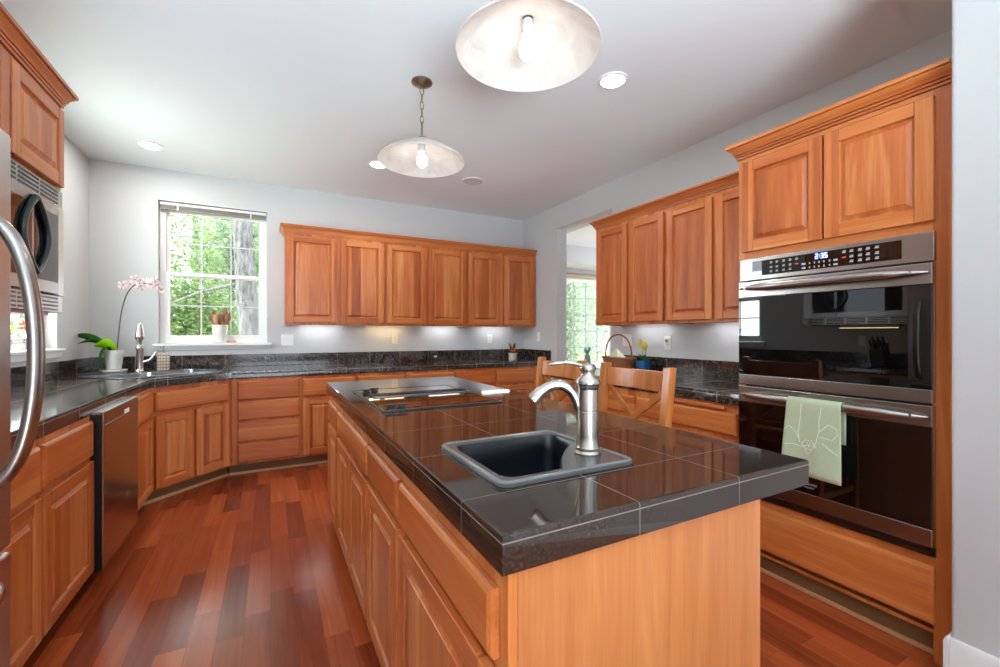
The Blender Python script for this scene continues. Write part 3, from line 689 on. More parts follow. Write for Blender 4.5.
seg.build('clock_digits', DIG, cp)
def oven_door(z0, z1, glass0, glass1, hz, hbow):
    d = MB().box(a0+0.001, a1-0.001, -0.020, 0.0180, z0, glass0).box(a0+0.001, a1-0.001, -0.020, 0.0180, glass1, z1).box(a0+0.001, a1-0.001, 0.0, 0.0180, glass0, glass1).build('oven_door', STEEL, ov, 0.003)
    MB().box(a0+0.002, a1-0.002, -0.0195, -0.0002, glass0+0.0003, glass1-0.0003).build('door_glass', BGLASS, d, 0.002)
    L = a1-a0; pts = []; rr = []
    for k in range(25):
        t = k/24; x = a0+0.012+(L-0.024)*t; e = min(1.0, math.sin(PI*t)**0.5*1.15)
        pts.append((x, -0.026-0.042*e, hz)); rr.append(0.004+0.0125*min(1, 6*min(t, 1-t)))
    h = MB().tube(pts, rr, 14, 0, 1.15)
    for s_ in (0.075, 0.925): h.tube([(a0+L*s_, -0.0205, hz), (a0+L*s_, -0.055, hz)], 0.008, 10)
    h.build('handle', STEEL, d, 0, 60)
    return d
od1 = oven_door(oz(0.978), oz(1.505), oz(1.030), oz(1.425), oz(1.470), 0.05)
od2 = oven_door(oz(0.442), oz(0.970), oz(0.508), oz(0.890), oz(0.928), 0.05)
MB().box(a0, a1, 0.004, 0.0188, 0.0, oz(0.436)).box(a0+0.006, a1-0.006, -0.002, 0.0038, 0.004, 0.020).build('vent_trim', DKSTEEL, ov, 0.002)
text_mesh('maker_mark', 'FRIGIDAIRE', 0.015, INK, od2, (tl(1.075), -0.0200, oz(0.548)), (PI/2, 0, 0))
text_mesh('series_mark', 'GALLERY', 0.010, INK, od2, (tl(1.068), -0.0200, oz(0.534)), (PI/2, 0, 0))

# dish towels over the lower oven handle
TOW = plain('pale_green_linen', lin(184, 194, 160), 0.9, var=0.05, scale=220, bump=0.2)
TOWW = plain('white_embroidery', lin(232, 236, 222), 0.8)
def towel(name, label, y_top0, y_top1, y_bot0, y_bot1, zbot, xoff, mats, wav, back, nx=24):
    """folded over the handle: world coordinates; handle axis at x=2.118, z=0.928"""
    hx, hz_, R = 2.1175, 0.928, 0.0225 + xoff
    path = [(hx+R, z) for z in (hz_-back, hz_-back*0.6, hz_-0.06, hz_-0.02)]
    path += [(hx+R*math.cos(a), hz_+R*math.sin(a)) for a in (0, PI/6, PI/3, PI/2, 2*PI/3, 5*PI/6, PI)]
    n2 = 14; path += [(hx-R, hz_-(hz_-zbot)*k/n2) for k in range(1, n2+1)]
    loops = []; S = len(path)
    for i, (x, z) in enumerate(path):
        f = max(0.0, (i-10)/(S-11)); row = []
        for j in range(nx+1):
            t = j/nx; y = (y_top0*(1-f)+y_bot0*f)*(1-t)+(y_top1*(1-f)+y_bot1*f)*t
            w_ = wav*f*math.sin(t*PI*3.2+0.6)+wav*0.4*f*math.sin(t*11+f*3)
            row.append((x - (w_ if i > 10 else 0) - (0.004*f if i > 10 else 0), y, z + (0.004*math.sin(t*PI)*f)))
        loops.append(row)
    mb = MB().loft(loops, 0, False, False, closed=False)
    o = mb.build(name, mats[0], None, 0, 80)
    s = o.modifiers.new('cloth', 'SOLIDIFY'); s.thickness = 0.0022; s.offset = 0
    tag(o, label, 'towel')
    return o, loops
t1, Lp = towel('dish_towel', 'pale green dish towel with white flower outlines hung over the lower oven handle', 1.128, 0.915, 1.152, 0.912, 0.605, 0.0, [TOW], 0.006, 0.16)
def on_towel(u, v):
    i = 10+v*(len(Lp)-11); i0 = min(int(i), len(Lp)-2); f = i-i0; j = u*24; j0 = min(int(j), 23); g_ = j-j0
    p = [Vector(Lp[i0+a_][j0+b_]) for a_ in (0, 1) for b_ in (0, 1)]
    q = (p[0]*(1-g_)+p[1]*g_)*(1-f)+(p[2]*(1-g_)+p[3]*g_)*f
    return q+Vector((-0.0018, 0, 0))
emb = MB()
def stroke(pts): emb.tube([on_towel(u, v) for u, v in pts], 0.0014, 6)
stroke([(0.30, 0.0), (0.29, 0.2), (0.27, 0.4), (0.30, 0.55)]); stroke([(0.67, 0.02), (0.64, 0.18), (0.64, 0.36), (0.60, 0.5), (0.56, 0.58)])
stroke([(0.64, 0.36), (0.80, 0.24), (0.93, 0.28), (0.95, 0.36), (0.86, 0.44), (0.66, 0.42)]); stroke([(0.02, 0.38), (0.10, 0.33), (0.22, 0.40), (0.30, 0.52)])
stroke([(0.04, 0.60), (0.2, 0.58), (0.34, 0.60), (0.5, 0.56), (0.62, 0.58)]); stroke([(0.7, 0.5), (0.85, 0.58), (0.95, 0.62)])
stroke([(0.34, 0.56), (0.40, 0.50), (0.52, 0.50), (0.58, 0.56), (0.52, 0.62), (0.42, 0.62), (0.34, 0.56)]); stroke([(0.40, 0.62), (0.46, 0.70), (0.52, 0.62)]); stroke([(0.44, 0.52), (0.47, 0.6), (0.50, 0.52)])
eo = emb.build('embroidery', TOWW, t1); eo.location = (-t1.location[0], -t1.location[1], -t1.location[2])
# ---------------------------------------------------------------- refrigerator, microwave, dishwasher (left side)
fr_ = thing('refrigerator', 'stainless bottom-freezer refrigerator with a bowed bar handle at the end of the left run', 'refrigerator', (-0.69, 1.205, 0), PI/2)
fh = 0.455
MB().box(-fh, fh, 0.0, 0.69, 0.02, 1.775).build('cabinet_body', plain('grey_fridge_side', lin(150, 150, 150), 0.45), fr_, 0.006)
fd = MB().box(-fh, fh, -0.070, -0.006, 0.665, 1.780).build('upper_door', STEELV, fr_, 0.012, 40, 3)
fz = MB().box(-fh, fh, -0.070, -0.006, 0.06, 0.652).build('freezer_drawer', STEELV, fr_, 0.012, 40, 3)
hp = bez((0.375, -0.060, 1.53), (0.375, -0.172, 1.50), (0.375, -0.172, 0.86), (0.375, -0.060, 0.855), 26)
MB().tube(hp, 0.021, 16, 0, 0.8).build('handle', STEEL, fd, 0, 60)
hp = bez((-0.36, -0.060, 0.60), (-0.34, -0.15, 0.60), (0.34, -0.15, 0.60), (0.36, -0.060, 0.60), 20)
MB().tube(hp, 0.0165, 14).build('handle', STEEL, fz, 0, 60)
MB().box(-fh+0.02, fh-0.02, -0.03, -0.001, 0.0, 0.055).build('kick_grille', BLACK, fr_)

mc = thing('microwave_cabinet', 'deep cherry wall cabinet above the built-in microwave on the left wall', 'cabinet', (-0.82, 2.130, 1.868), PI/2)
mh = 0.468; MD = (-0.82-XL)-0.002
MB().box(-mh, mh, 0.0185, MD, 0.0, 0.372).build('carcass', WV, mc, 0.001)
MB().box(-mh, mh, 0, 0.018, 0.0, 0.372).build('face_frame', WV, mc, 0.001)
door(mc, 0.012, 0.443, 0.010, 0.345, -0.0005); door(mc, -0.443, -0.006, 0.010, 0.345, -0.0005)
crown('trim_4', (-0.8195, 2.130, 2.2405), PI/2, -mh, mh, ret_r=MD)
fc = thing('fridge_cabinet', 'deep cherry wall cabinet above the refrigerator, cut by the left edge of the view', 'cabinet', (-0.82, 1.192, 1.868), PI/2)
MB().box(-mh+.001, mh-.001, 0.0185, MD, 0.0, 0.372).build('carcass', WV, fc, 0.001)
MB().box(-mh+.001, mh-.001, 0, 0.018, 0.0, 0.372).build('face_frame', WV, fc, 0.001)
door(fc, 0.008, 0.443, 0.010, 0.345, -0.0005); door(fc, -0.443, -0.008, 0.010, 0.345, -0.0005)
crown('trim_5', (-0.8195, 1.192, 2.2405), PI/2, -mh, mh-0.001)

mw = thing('microwave', 'built-in stainless microwave with a dark oval handle above the left worktop', 'microwave', (-0.82, 2.130, 1.318), PI/2)
mz = lambda z: z-1.318
MB().box(-mh, mh, 0.002, MD, 0.012, mz(1.866)).build('housing', STEEL, mw, 0.002)
MB().box(-mh+0.02, mh-0.06, 0.02, MD-0.05, 0.0, 0.0115).build('mounting_board', WV, mw)
def louvre(z0, z1, n):
    g_ = MB().box(-mh, mh, -0.006, 0.0015, z0, z1)
    o = g_.build('louvre_panel', STEEL, mw, 0.002)
    s2 = MB(); hh = (z1-z0)/(n*2+1)
    for k in range(n):
        for q in range(5):
            x0 = -mh+0.03+q*(2*mh-0.06)/5; s2.box(x0, x0+(2*mh-0.06)/5-0.02, -0.0075, -0.0062, z0+hh*(2*k+1), z0+hh*(2*k+2))
    s2.build('vent_slots', BLACK, o)
louvre(mz(1.790), mz(1.864), 4); louvre(mz(1.330), mz(1.402), 4)
MB().box(-mh, -mh+0.05, -0.010, 0.0015, mz(1.404), mz(1.788)).box(mh-0.085, mh, -0.010, 0.0015, mz(1.404), mz(1.788)).build('trim_kit', STEELV, mw, 0.002)
mdx0, mdx1, mdx2 = -mh+0.052, 0.155, mh-0.087
md = MB().box(mdx0, mdx1-0.001, -0.022, 0.0015, mz(1.406), mz(1.786)).build('microwave_door', STEEL, mw, 0.003)
MB().box(mdx0+0.04, mdx1-0.012, -0.0232, -0.0222, mz(1.455), mz(1.738)).build('door_window', BGLASS, md)
mp = MB().box(mdx1+0.001, mdx2, -0.022, 0.0015, mz(1.406), mz(1.786)).build('control_panel', STEEL, mw, 0.003)
MB().box(mdx1+0.012, mdx2-0.012, -0.0232, -0.0222, mz(1.455), mz(1.738)).build('touch_panel', BGLASS, mp)
hb = MB()
for sgn in (-1, 1):
    pts = []
    for k in range(17):
        t = k/16; z = mz(1.618)+(t-0.5)*0.285; x = mdx1+sgn*(0.098*math.sin(PI*t)**0.85)
        pts.append((x, -0.031, z))
    hb.tube(pts, 0.0105, 10)
for z in (1.475, 1.761): hb.tube([(mdx1, -0.0224, mz(z)), (mdx1, -0.033, mz(z))], 0.011, 10)
hb.build('oval_handle', plain('dark_handle', lin(34, 40, 44), 0.3), md, 0, 60)

dw = thing('dishwasher', 'stainless dishwasher between the base cabinets under the left worktop', 'dishwasher', (-0.757, 3.035, 0), PI/2)
dh = 0.309
MB().box(-dh, dh, 0.0, LD, 0.10, 0.846).build('tub', BLACK, dw)
MB().box(-dh+0.002, dh-0.002, -0.040, -0.0015, 0.10, 0.846).build('door_liner', BLACK, dw)
dd_ = MB().box(-dh+0.001, dh-0.001, -0.047, -0.0405, 0.10, 0.795).build('dishwasher_door', steel_mat('dishwasher_brushed_steel', lin(176, 164, 154), 0.2), dw, 0.003)  # door in a warmer, smoother brushed steel of its own
cs = MB().box(-dh+0.001, dh-0.001, -0.049, -0.0405, 0.797, 0.862).box(-dh+0.001, dh-0.001, -0.0405, -0.0015, 0.8465, 0.862).build('control_strip', STEEL, dw, 0.004)
MB().box(0.02, 0.11, -0.0505, -0.0492, 0.800, 0.822).build('vent_slot', WHITE, cs)
MB().box(0.085, 0.125, -0.0485, -0.0472, 0.325, 0.350).build('badge', STEEL, dd_)
MB().box(-dh, dh, 0.06, 0.075, 0.0, 0.098).build('toe_panel', BLACK, dw)

# ---------------------------------------------------------------- corner sink and its things
cs_ = thing('corner_sink', 'double-bowl steel sink set diagonally in the corner of the worktop', 'sink', (SCX, SCY, 0.9145), PI/4)
sp_o = rrect(-0.42, 0.42, -0.268, 0.268, 0.07, 6)
b1 = lambda e: rrect(-0.375+e, 0.02-e, -0.215+e, 0.160-e, 0.06, 6); b2 = lambda e: rrect(0.055+e, 0.375-e, -0.215+e, 0.160-e, 0.06, 6)
SINKST = plain('satin_sink_steel', lin(150, 158, 166), 0.22, 1.0, var=0.04)
MB().poly(sp_o, [b1(0), b2(0)], 0.0, 0.007).build('rim', SINKST, cs_, 0.003, 30)
for bf in (b1, b2):
    MB().loft([[(x, y, z) for x, y in bf(e)] for e, z in ((0.0, 0.006), (0.006, -0.004), (0.012, -0.17), (0.04, -0.19))], cap0=False).build('bowl', SINKST, cs_, 0, 50)
def l45(u, v): return local45(SCX, SCY, u, v)
fx_, fy_ = l45(0.03, 0.212)
fx_ -= 0.03
f2 = thing('kitchen_faucet', 'tall satin nickel pull-down tap at the corner sink', 'faucet', (fx_, fy_, 0.9218), 0)
MB().lathe([(0.032, 0), (0.033, 0.006), (0.028, 0.014), (0.026, 0.03), (0.0255, 0.18), (0.028, 0.19), (0.027, 0.215), (0.017, 0.228)], segs=28).build('body', NICKEL, f2, 0, 40)
MB().lathe([(0.016, 0.2285), (0.017, 0.25), (0.019, 0.262)], segs=20).build('neck', NICKEL, f2, 0, 40)
MB().lathe([(0.021, 0.2625), (0.031, 0.275), (0.030, 0.30), (0.024, 0.35), (0.016, 0.39), (0.008, 0.405), (0.001, 0.408)], segs=24).build('spray_head', NICKEL, f2, 0, 50)
MB().tube(bez((0.02, 0.0, 0.085), (0.06, -0.01, 0.085), (0.085, -0.01, 0.10), (0.11, -0.01, 0.165), 10), [0.011]*9+[0.009, 0.006], 10).build('lever', NICKEL, f2, 0, 60)
def checker():
    k = NT('checked_beige'); co = k.n('ShaderNodeTexCoord').outputs['Object']; x, y, z = k.xyz(co)
    def ln(q, st): return k.math('LESS_THAN', k.math('ABSOLUTE', k.math('SUBTRACT', k.math('FRACT', k.math('DIVIDE', k.math('ADD', q, 10.0), st)), 0.5)), 0.1)
    g_ = k.math('MAXIMUM', ln(z, 0.026), ln(k.math('ADD', x, y), 0.026))
    k.l(k.mix(g_, lin(226, 214, 196), lin(128, 108, 92)), k.p.inputs['Base Color']); k.p.inputs['Roughness'].default_value = 0.5; return k.m
sdx, sdy = l45(0.20, 0.235)
sd = thing('soap_dispenser', 'beige checked soap dispenser with a metal pump beside the corner sink tap', 'soap dispenser', (sdx, sdy, 0.9218), PI/4)
MB().loft([[(x, y, z) for x, y in rrect(-w_, w_, -w_*0.8, w_*0.8, 0.01, 3)] for w_, z in ((0.036, 0), (0.038, 0.01), (0.038, 0.135), (0.034, 0.145))]).build('bottle', checker(), sd, 0, 40)
MB().lathe([(0.012, 0.1455), (0.012, 0.16), (0.005, 0.162), (0.005, 0.20), (0.009, 0.202), (0.009, 0.21)], segs=14).tube([(0, 0, 0.206), (-0.03, -0.02, 0.206), (-0.045, -0.03, 0.198)], 0.004, 8).build('pump', NICKEL, sd)

# orchid
def leaf_blade(mb, base, tip, width, droop, m=0, n=10, fold=0.25, roll=0.0):
    base, tip = Vector(base), Vector(tip); d = tip-base; side = Matrix.Rotation(roll, 3, d.normalized()) @ Vector((-d.y, d.x, 0)).normalized(); rows = []
    for k in range(n+1):
        t = k/n; c = base+d*t+Vector((0, 0, droop*math.sin(PI*t))); w_ = width*max(0.03, math.sin(PI*min(1, t*0.9+0.1))**0.8)
        rows.append([tuple(c-side*w_+Vector((0, 0, w_*fold))), tuple(c), tuple(c+side*w_+Vector((0, 0, w_*fold)))])
    return mb.loft(rows, m, False, False, closed=False)
def flower5(mb, c, nrm, r, m_p=0, m_c=1, petals=5):
    q = Vector(nrm).to_track_quat('Z', 'Y'); c = Vector(c)
    for k in range(petals):
        a = 2*PI*k/petals; pts = []
        for (rr, aa, zz) in ((0.1, 0, 0), (0.55, -0.45, 0.1), (0.95, -0.28, 0.05), (1.0, 0, -0.02), (0.95, 0.28, 0.05), (0.55, 0.45, 0.1)):
            pts.append(tuple(c+q@Vector((r*rr*math.cos(a+aa), r*rr*math.sin(a+aa), r*zz))))
        mb.add(pts, [(0, 1, 2, 3), (0, 3, 4, 5)], m_p)
    mb.lathe([(r*0.02, 0), (r*0.18, r*0.1), (r*0.1, r*0.3), (0.0005, r*0.34)], tuple(c), 8, m_c, mat=q.to_matrix())
oc = thing('potted_orchid', 'pale pink orchid in a white ribbed pot beside the corner sink', 'plant', (-1.170, 4.755, 0.9145))
MB().lathe([(0.085, 0.0), (0.092, 0.012), (0.088, 0.022), (0.06, 0.020)], segs=30).build('saucer', plain('pale_clear_saucer', lin(200, 200, 198), 0.12), oc, 0, 40)
pot = MB(); loops = []
for r_, z in ((0.046, 0.0225), (0.049, 0.03), (0.066, 0.175), (0.069, 0.185), (0.061, 0.185), (0.057, 0.155)):
    loops.append([(r_*(1+0.025*(k % 2))*math.cos(2*PI*k/36), r_*(1+0.025*(k % 2))*math.sin(2*PI*k/36), z) for k in range(36)])
pot.loft(loops); pot.build('pot', CERAM, oc, 0, 60)
lf = MB(); leaf_blade(lf, (0, 0, 0.17), (-0.27, 0.02, 0.31), 0.042, 0.035, roll=0.9); leaf_blade(lf, (0, 0, 0.17), (-0.21, -0.06, 0.24), 0.04, 0.05, roll=0.5); leaf_blade(lf, (-0.01, -0.03, 0.17), (-0.075, -0.10, 0.07), 0.05, 0.07, roll=0.3)
o = lf.build('leaves', PLANTG, oc, 0, 70); sm = o.modifiers.new('t', 'SOLIDIFY'); sm.thickness = 0.002
lf = MB(); leaf_blade(lf, (0.03, -0.05, 0.175), (-0.105, -0.085, 0.225), 0.05, 0.03, roll=1.0)
o = lf.build('young_leaf', LIME, oc, 0, 70); o['label'] = 'bright lime green leaf'; sm = o.modifiers.new('t', 'SOLIDIFY'); sm.thickness = 0.002
stp = bez((0.02, 0, 0.16), (0.04, 0.0, 0.45), (0.05, 0, 0.70), (0.16, -0.02, 0.755), 12) + bez((0.16, -0.02, 0.755), (0.22, -0.02, 0.77), (0.27, -0.03, 0.76), (0.33, -0.04, 0.71), 6)[1:]
MB().tube(stp, 0.0045, 8).build('stem', STEM, oc, 0, 60)
fl = MB(); random.seed(3)
for k, (x, z) in enumerate(((0.07, 0.735), (0.11, 0.75), (0.15, 0.785), (0.185, 0.735), (0.22, 0.775), (0.255, 0.75), (0.285, 0.78), (0.315, 0.72), (0.335, 0.70))):
    flower5(fl, (x, -0.03+random.uniform(-.02, .02), z), (0.2+random.uniform(-.3, .3), -1, random.uniform(-.3, .3)), 0.040 if k < 7 else 0.026)
o = fl.build('blossoms', [PINK, ROSE], oc, 0, 70); sm = o.modifiers.new('t', 'SOLIDIFY'); sm.thickness = 0.0015

# utensil crock on the sink window sill
ckx, cky = -0.440, 5.045
cr = MB().lathe([(0.055, 0), (0.062, 0.005), (0.060, 0.09), (0.066, 0.15), (0.070, 0.178), (0.064, 0.178), (0.056, 0.14), (0.052, 0.02), (0.001, 0.012)], (ckx, cky, 1.1465), 28, cap1=False).build('utensil_crock', CERAM, None, 0, 50)
tag(cr, 'white ceramic crock of wooden utensils on the sink window sill', 'crock')
UT = [plain('walnut_utensil', lin(132, 84, 56), 0.5, var=0.15), plain('beech_utensil', lin(190, 140, 104), 0.5, var=0.12)]
for k, (bx_, ax, ay, hh, wd, br) in enumerate(((-0.026, -0.064, 0.0, 0.30, 0.026, 0), (-0.012, -0.018, 0.026, 0.29, 0.030, 1), (0.004, 0.004, 0.0, 0.285, 0.028, 0), (0.018, 0.045, 0.026, 0.35, 0.024, 0), (0.026, 0.074, 0.0, 0.29, 0.026, 0), (-0.010, -0.040, -0.026, 0.28, 0.024, 1))):
    b_ = Vector((ckx+bx_, cky+ay*0.8, 1.165)); e_ = Vector((ckx+ax, cky+ay, 1.1465+hh))
    n_ = 9; pts = [b_.lerp(e_, t/n_) for t in range(n_+1)]
    rad = [0.006]*6+[wd*0.55, wd, wd*0.95, wd*0.45]
    u_ = MB().tube(pts, rad, 10, 0, 0.35, up=(0, 1, 0)).build('wooden_utensil', UT[br], None, 0, 60)
    tag(u_, ['wooden utensil at the far left of the white crock', 'pale wooden utensil in the middle of the white crock', 'brown wooden utensil in the middle of the white crock', 'tallest brown wooden utensil in the white crock', 'brown wooden utensil leaning furthest right out of the white crock', 'pale wooden utensil in front at the left of the white crock'][k], 'utensil', 'wooden utensils in the crock')
tag(MB().box(-0.385, -0.305, 5.03, 5.07, 1.1465, 1.168).build('wooden_block', UT[1], None, 0.003), 'small flat tan wooden block on the sill right of the crock', 'block')

# raised blind at the top of window 1
bd = thing('venetian_blind', 'grey slatted blind drawn up to the top of the sink window', 'blind', (-0.475, YB+0.045, 2.405))
SLAT = plain('grey_slats', lin(150, 146, 140), 0.5)
MB().box(-0.438, 0.438, -0.022, 0.022, 0.045, 0.070).build('head_rail', WHITE, bd, 0.003)
st = MB()
for k in range(7): st.box(-0.434, 0.434, -0.024, 0.024, 0.012+k*0.0045, 0.0145+k*0.0045)
st.build('slat_stack', SLAT, bd); MB().box(-0.434, 0.434, -0.024, 0.024, 0.0, 0.010).build('bottom_rail', SLAT, bd, 0.003)
for x in (-0.30, 0.30): MB().box(x-0.006, x+0.006, -0.026, -0.0242, -0.002, 0.044).build('ladder_tape', WHITE, bd)

# flowers on the left window sill
fv = thing('bud_vase', 'slim glass vase with a coral flower on the left window sill', 'vase', (-1.463, 4.11, 1.130))
MB().lathe([(0.022, 0), (0.024, 0.005), (0.020, 0.06), (0.012, 0.09), (0.014, 0.115), (0.010, 0.115), (0.009, 0.09), (0.016, 0.06), (0.018, 0.012)], segs=18, cap1=False).build('glass_body', CLEAR, fv, 0, 60)
fl = MB(); flower5(fl, (0.01, 0.0, 0.165), (1, -0.6, 0.5), 0.05, 0, 1); flower5(fl, (0.0, -0.06, 0.16), (1, -0.2, 0.3), 0.035, 0, 1)
fl.tube([(0, 0, 0.02), (0.005, 0, 0.10), (0.008, 0, 0.16)], 0.0025, 6, 2).tube([(0.004, 0, 0.10), (0.002, -0.03, 0.13), (0, -0.06, 0.158)], 0.002, 6, 2)
o = fl.build('flowers', [plain('coral_petals', lin(228, 110, 96), 0.5), YEL, PLANTG], fv, 0, 70); sm = o.modifiers.new('t', 'SOLIDIFY'); sm.thickness = 0.0015
pv = thing('small_plant', 'small green leafy plant in a white pot on the left window sill', 'plant', (-1.463, 3.80, 1.130))
MB().lathe([(0.03, 0), (0.04, 0.06), (0.042, 0.07), (0.036, 0.07), (0.034, 0.05)], segs=20).build('pot', CERAM, pv, 0, 40)
lf = MB()
for k in range(7):
    a = k*0.9; leaf_blade(lf, (0, 0, 0.06), (0.10*math.cos(a)*0.6, 0.12*math.sin(a), 0.12+0.03*(k % 3)), 0.018, 0.03)
o = lf.build('leaves', LIME, pv, 0, 70); sm = o.modifiers.new('t', 'SOLIDIFY'); sm.thickness = 0.0015

# knife block further along the left worktop (seen in the oven door's reflection)
kb_ = thing('knife_block', 'dark wooden knife block on the left worktop behind the refrigerator', 'knife block', (-1.15, 2.05, 0.9145), PI/2)
MB().loft([[(-0.06, -0.05, 0), (0.06, -0.05, 0), (0.06, 0.09, 0), (-0.06, 0.09, 0)], [(-0.06, -0.10, 0.14), (0.06, -0.10, 0.14), (0.06, 0.03, 0.23), (-0.06, 0.03, 0.23)]]).build('block', plain('dark_block_wood', lin(70, 44, 30), 0.5), kb_, 0.004)
for k in range(6):
    x = -0.042+0.042*(k % 3); y = -0.07+0.055*(k//3); z = 0.165+0.04*(k//3)
    MB().beam((x, y, z), (x, y-0.045, z+0.09), 0.016, 0.024).build('knife_handle', BLACK, kb_, 0.003)

# ---------------------------------------------------------------- back worktop items
ch = thing('phone_charger', 'small black box charger with a pale label against the back wall backsplash', 'charger', (1.74, 4.94, 0.9145))
MB().loft([[(-0.045, -0.03, 0), (0.045, -0.03, 0), (0.045, 0.03, 0), (-0.045, 0.03, 0)], [(-0.043, -0.012, 0.105), (0.043, -0.012, 0.105), (0.043, 0.03, 0.105), (-0.043, 0.03, 0.105)]]).build('case', BLACK, ch, 0.006)
MB().box(-0.016, 0.022, -0.0262, -0.024, 0.040, 0.062).build('label_plate', IVORY, ch)
cu_ = thing('flower_cup', 'white cup with a red flower and green leaves in the corner of the back worktop', 'plant', (2.63, 4.60, 0.9145))
MB().lathe([(0.045, 0), (0.052, 0.01), (0.048, 0.06), (0.058, 0.085), (0.052, 0.085), (0.042, 0.05)], segs=24).build('cup', plain('cream_relief', lin(214, 208, 192), 0.4, var=0.15, scale=60), cu_, 0, 50)
lf = MB()
for k in range(7):
    a = k*0.95; leaf_blade(lf, (0, 0, 0.07), (0.085*math.cos(a), 0.06*math.sin(a), 0.13+0.04*(k % 3)), 0.018, 0.02)
o = lf.build('leaves', PLANTG, cu_, 0, 70); sm = o.modifiers.new('t', 'SOLIDIFY'); sm.thickness = 0.0015
fl = MB(); flower5(fl, (0.0, -0.035, 0.125), (0, -1, 0.4), 0.035); flower5(fl, (-0.03, -0.02, 0.11), (-0.4, -1, 0.4), 0.022)
o = fl.build('blossom', [RED, YEL], cu_, 0, 70); sm = o.modifiers.new('t', 'SOLIDIFY'); sm.thickness = 0.0015

# ---------------------------------------------------------------- right worktop items
RATT = plain('brown_wicker', lin(142, 86, 52), 0.6, var=0.35, scale=90)
bk = thing('wicker_basket', 'brown wicker basket with a tall arched handle on the right worktop', 'basket', (2.80, 2.96, 0.9145), -PI/2)
def ell(a, b, z, n=36, wob=0.0): return [(a*(1+wob*(k % 2))*math.cos(2*PI*k/n), b*(1+wob*(k % 2))*math.sin(2*PI*k/n), z) for k in range(n)]
lp = []
for k in range(13):
    t = k/12; lp.append(ell(0.145+0.025*t, 0.095+0.015*t, 0.105*t, 36, 0.03*(1 if k % 2 else -1)))
lp += [ell(0.156, 0.098, 0.105), ell(0.140, 0.088, 0.02)]
MB().loft(lp).build('weave_body', RATT, bk, 0, 80)
MB().tube([(0.17*math.cos(2*PI*k/24), 0.11*math.sin(2*PI*k/24), 0.107) for k in range(25)], 0.009, 8).build('rim', RATT, bk, 0, 80)
MB().tube([(0.168*math.cos(a), 0, 0.10+0.215*math.sin(a)**0.75 if math.sin(a) > 0 else 0.10) for a in [PI*k/20 for k in range(21)]], 0.0075, 8).build('arched_handle', RATT, bk, 0, 80)
np_ = MB().loft([[(-0.08, -0.05, 0.105), (0.05, -0.05, 0.105), (0.05, 0.05, 0.105), (-0.08, 0.05, 0.105)], [(-0.055, -0.03, 0.14), (0.02, -0.03, 0.14), (0.02, 0.03, 0.14), (-0.055, 0.03, 0.14)], [(-0.026, -0.006, 0.185), (-0.014, -0.006, 0.185), (-0.014, 0.006, 0.185), (-0.026, 0.006, 0.185)]])
NAPK = plain('pale_green_napkin', lin(214, 222, 186), 0.85, var=0.1, scale=40)
o = np_.xf(Matrix.Translation((2.80, 2.96, 0.9165)) @ Matrix.Rotation(-PI/2, 4, 'Z')).build('folded_napkin', NAPK, None, 0.004)
tag(o, 'pale green folded napkin peeking out of the wicker basket', 'napkin')
bp = thing('potted_flower', 'yellow flowers in a bright blue pot beside the wicker basket', 'plant', (2.885, 2.735, 0.9145)); bp.scale = (0.84, 0.84, 0.97)
MB().loft([[(x, y, z) for x, y in rrect(-w_, w_, -w_, w_, 0.012, 3)] for w_, z in ((0.045, 0), (0.047, 0.003), (0.054, 0.084), (0.054, 0.092), (0.047, 0.092), (0.045, 0.07))]).build('pot', plain('blue_glaze', lin(34, 96, 150), 0.15), bp, 0, 40)
MB().tube([(-0.0, 0.012, 0.06), (0.005, 0.02, 0.18), (0.0, 0.035, 0.27)], 0.003, 6).tube([(0.0, -0.015, 0.06), (0.0, -0.025, 0.15), (0.0, -0.03, 0.235)], 0.003, 6).build('stems', STEM, bp)
lf = MB()
for k in range(8):
    a = k*0.8; leaf_blade(lf, (0, 0, 0.075), (0.07*math.cos(a), 0.085*math.sin(a), 0.105+0.02*(k % 3)), 0.014, 0.02)
o = lf.build('leaves', PLANTG, bp, 0, 70); sm = o.modifiers.new('t', 'SOLIDIFY'); sm.thickness = 0.0015
fl = MB()
for x, y, z in ((0, 0.035, 0.265), (-0.01, 0.05, 0.24), (-0.012, 0.02, 0.235), (0, -0.03, 0.24), (-0.01, -0.015, 0.215), (-0.012, -0.045, 0.22), (-0.01, -0.03, 0.20)): flower5(fl, (x-0.01, y, z), (-1, -0.6, 0.2), 0.026)
o = fl.build('blossoms', [YEL, plain('deep_yellow', lin(190, 160, 30), 0.5)], bp, 0, 70); sm = o.modifiers.new('t', 'SOLIDIFY'); sm.thickness = 0.0015
vz = thing('flower_vase', 'slim grey vase with small blue flowers at the far end of the right worktop', 'vase', (2.50, 3.03, 0.9145))
MB().lathe([(0.030, 0), (0.033, 0.01), (0.028, 0.09), (0.022, 0.12), (0.025, 0.135), (0.020, 0.135), (0.018, 0.11)], segs=20).build('vase_body', plain('grey_glaze', lin(112, 120, 130), 0.2), vz, 0, 60)
fl = MB()
for k in range(7): flower5(fl, (0.022*math.cos(k*2.4), 0.024*math.sin(k*2.4), 0.165+0.012*(k % 3)), (math.cos(k*2.4)-0.5, math.sin(k*2.4)-0.5, 0.8), 0.018)
for k in range(4): leaf_blade(fl, (0, 0, 0.13), (0.035*math.cos(k*1.6), 0.035*math.sin(k*1.6), 0.20), 0.010, 0.0, 2)
o = fl.build('flowers', [BLUEP, WHITE, PLANTG], vz, 0, 70); sm = o.modifiers.new('t', 'SOLIDIFY'); sm.thickness = 0.0015

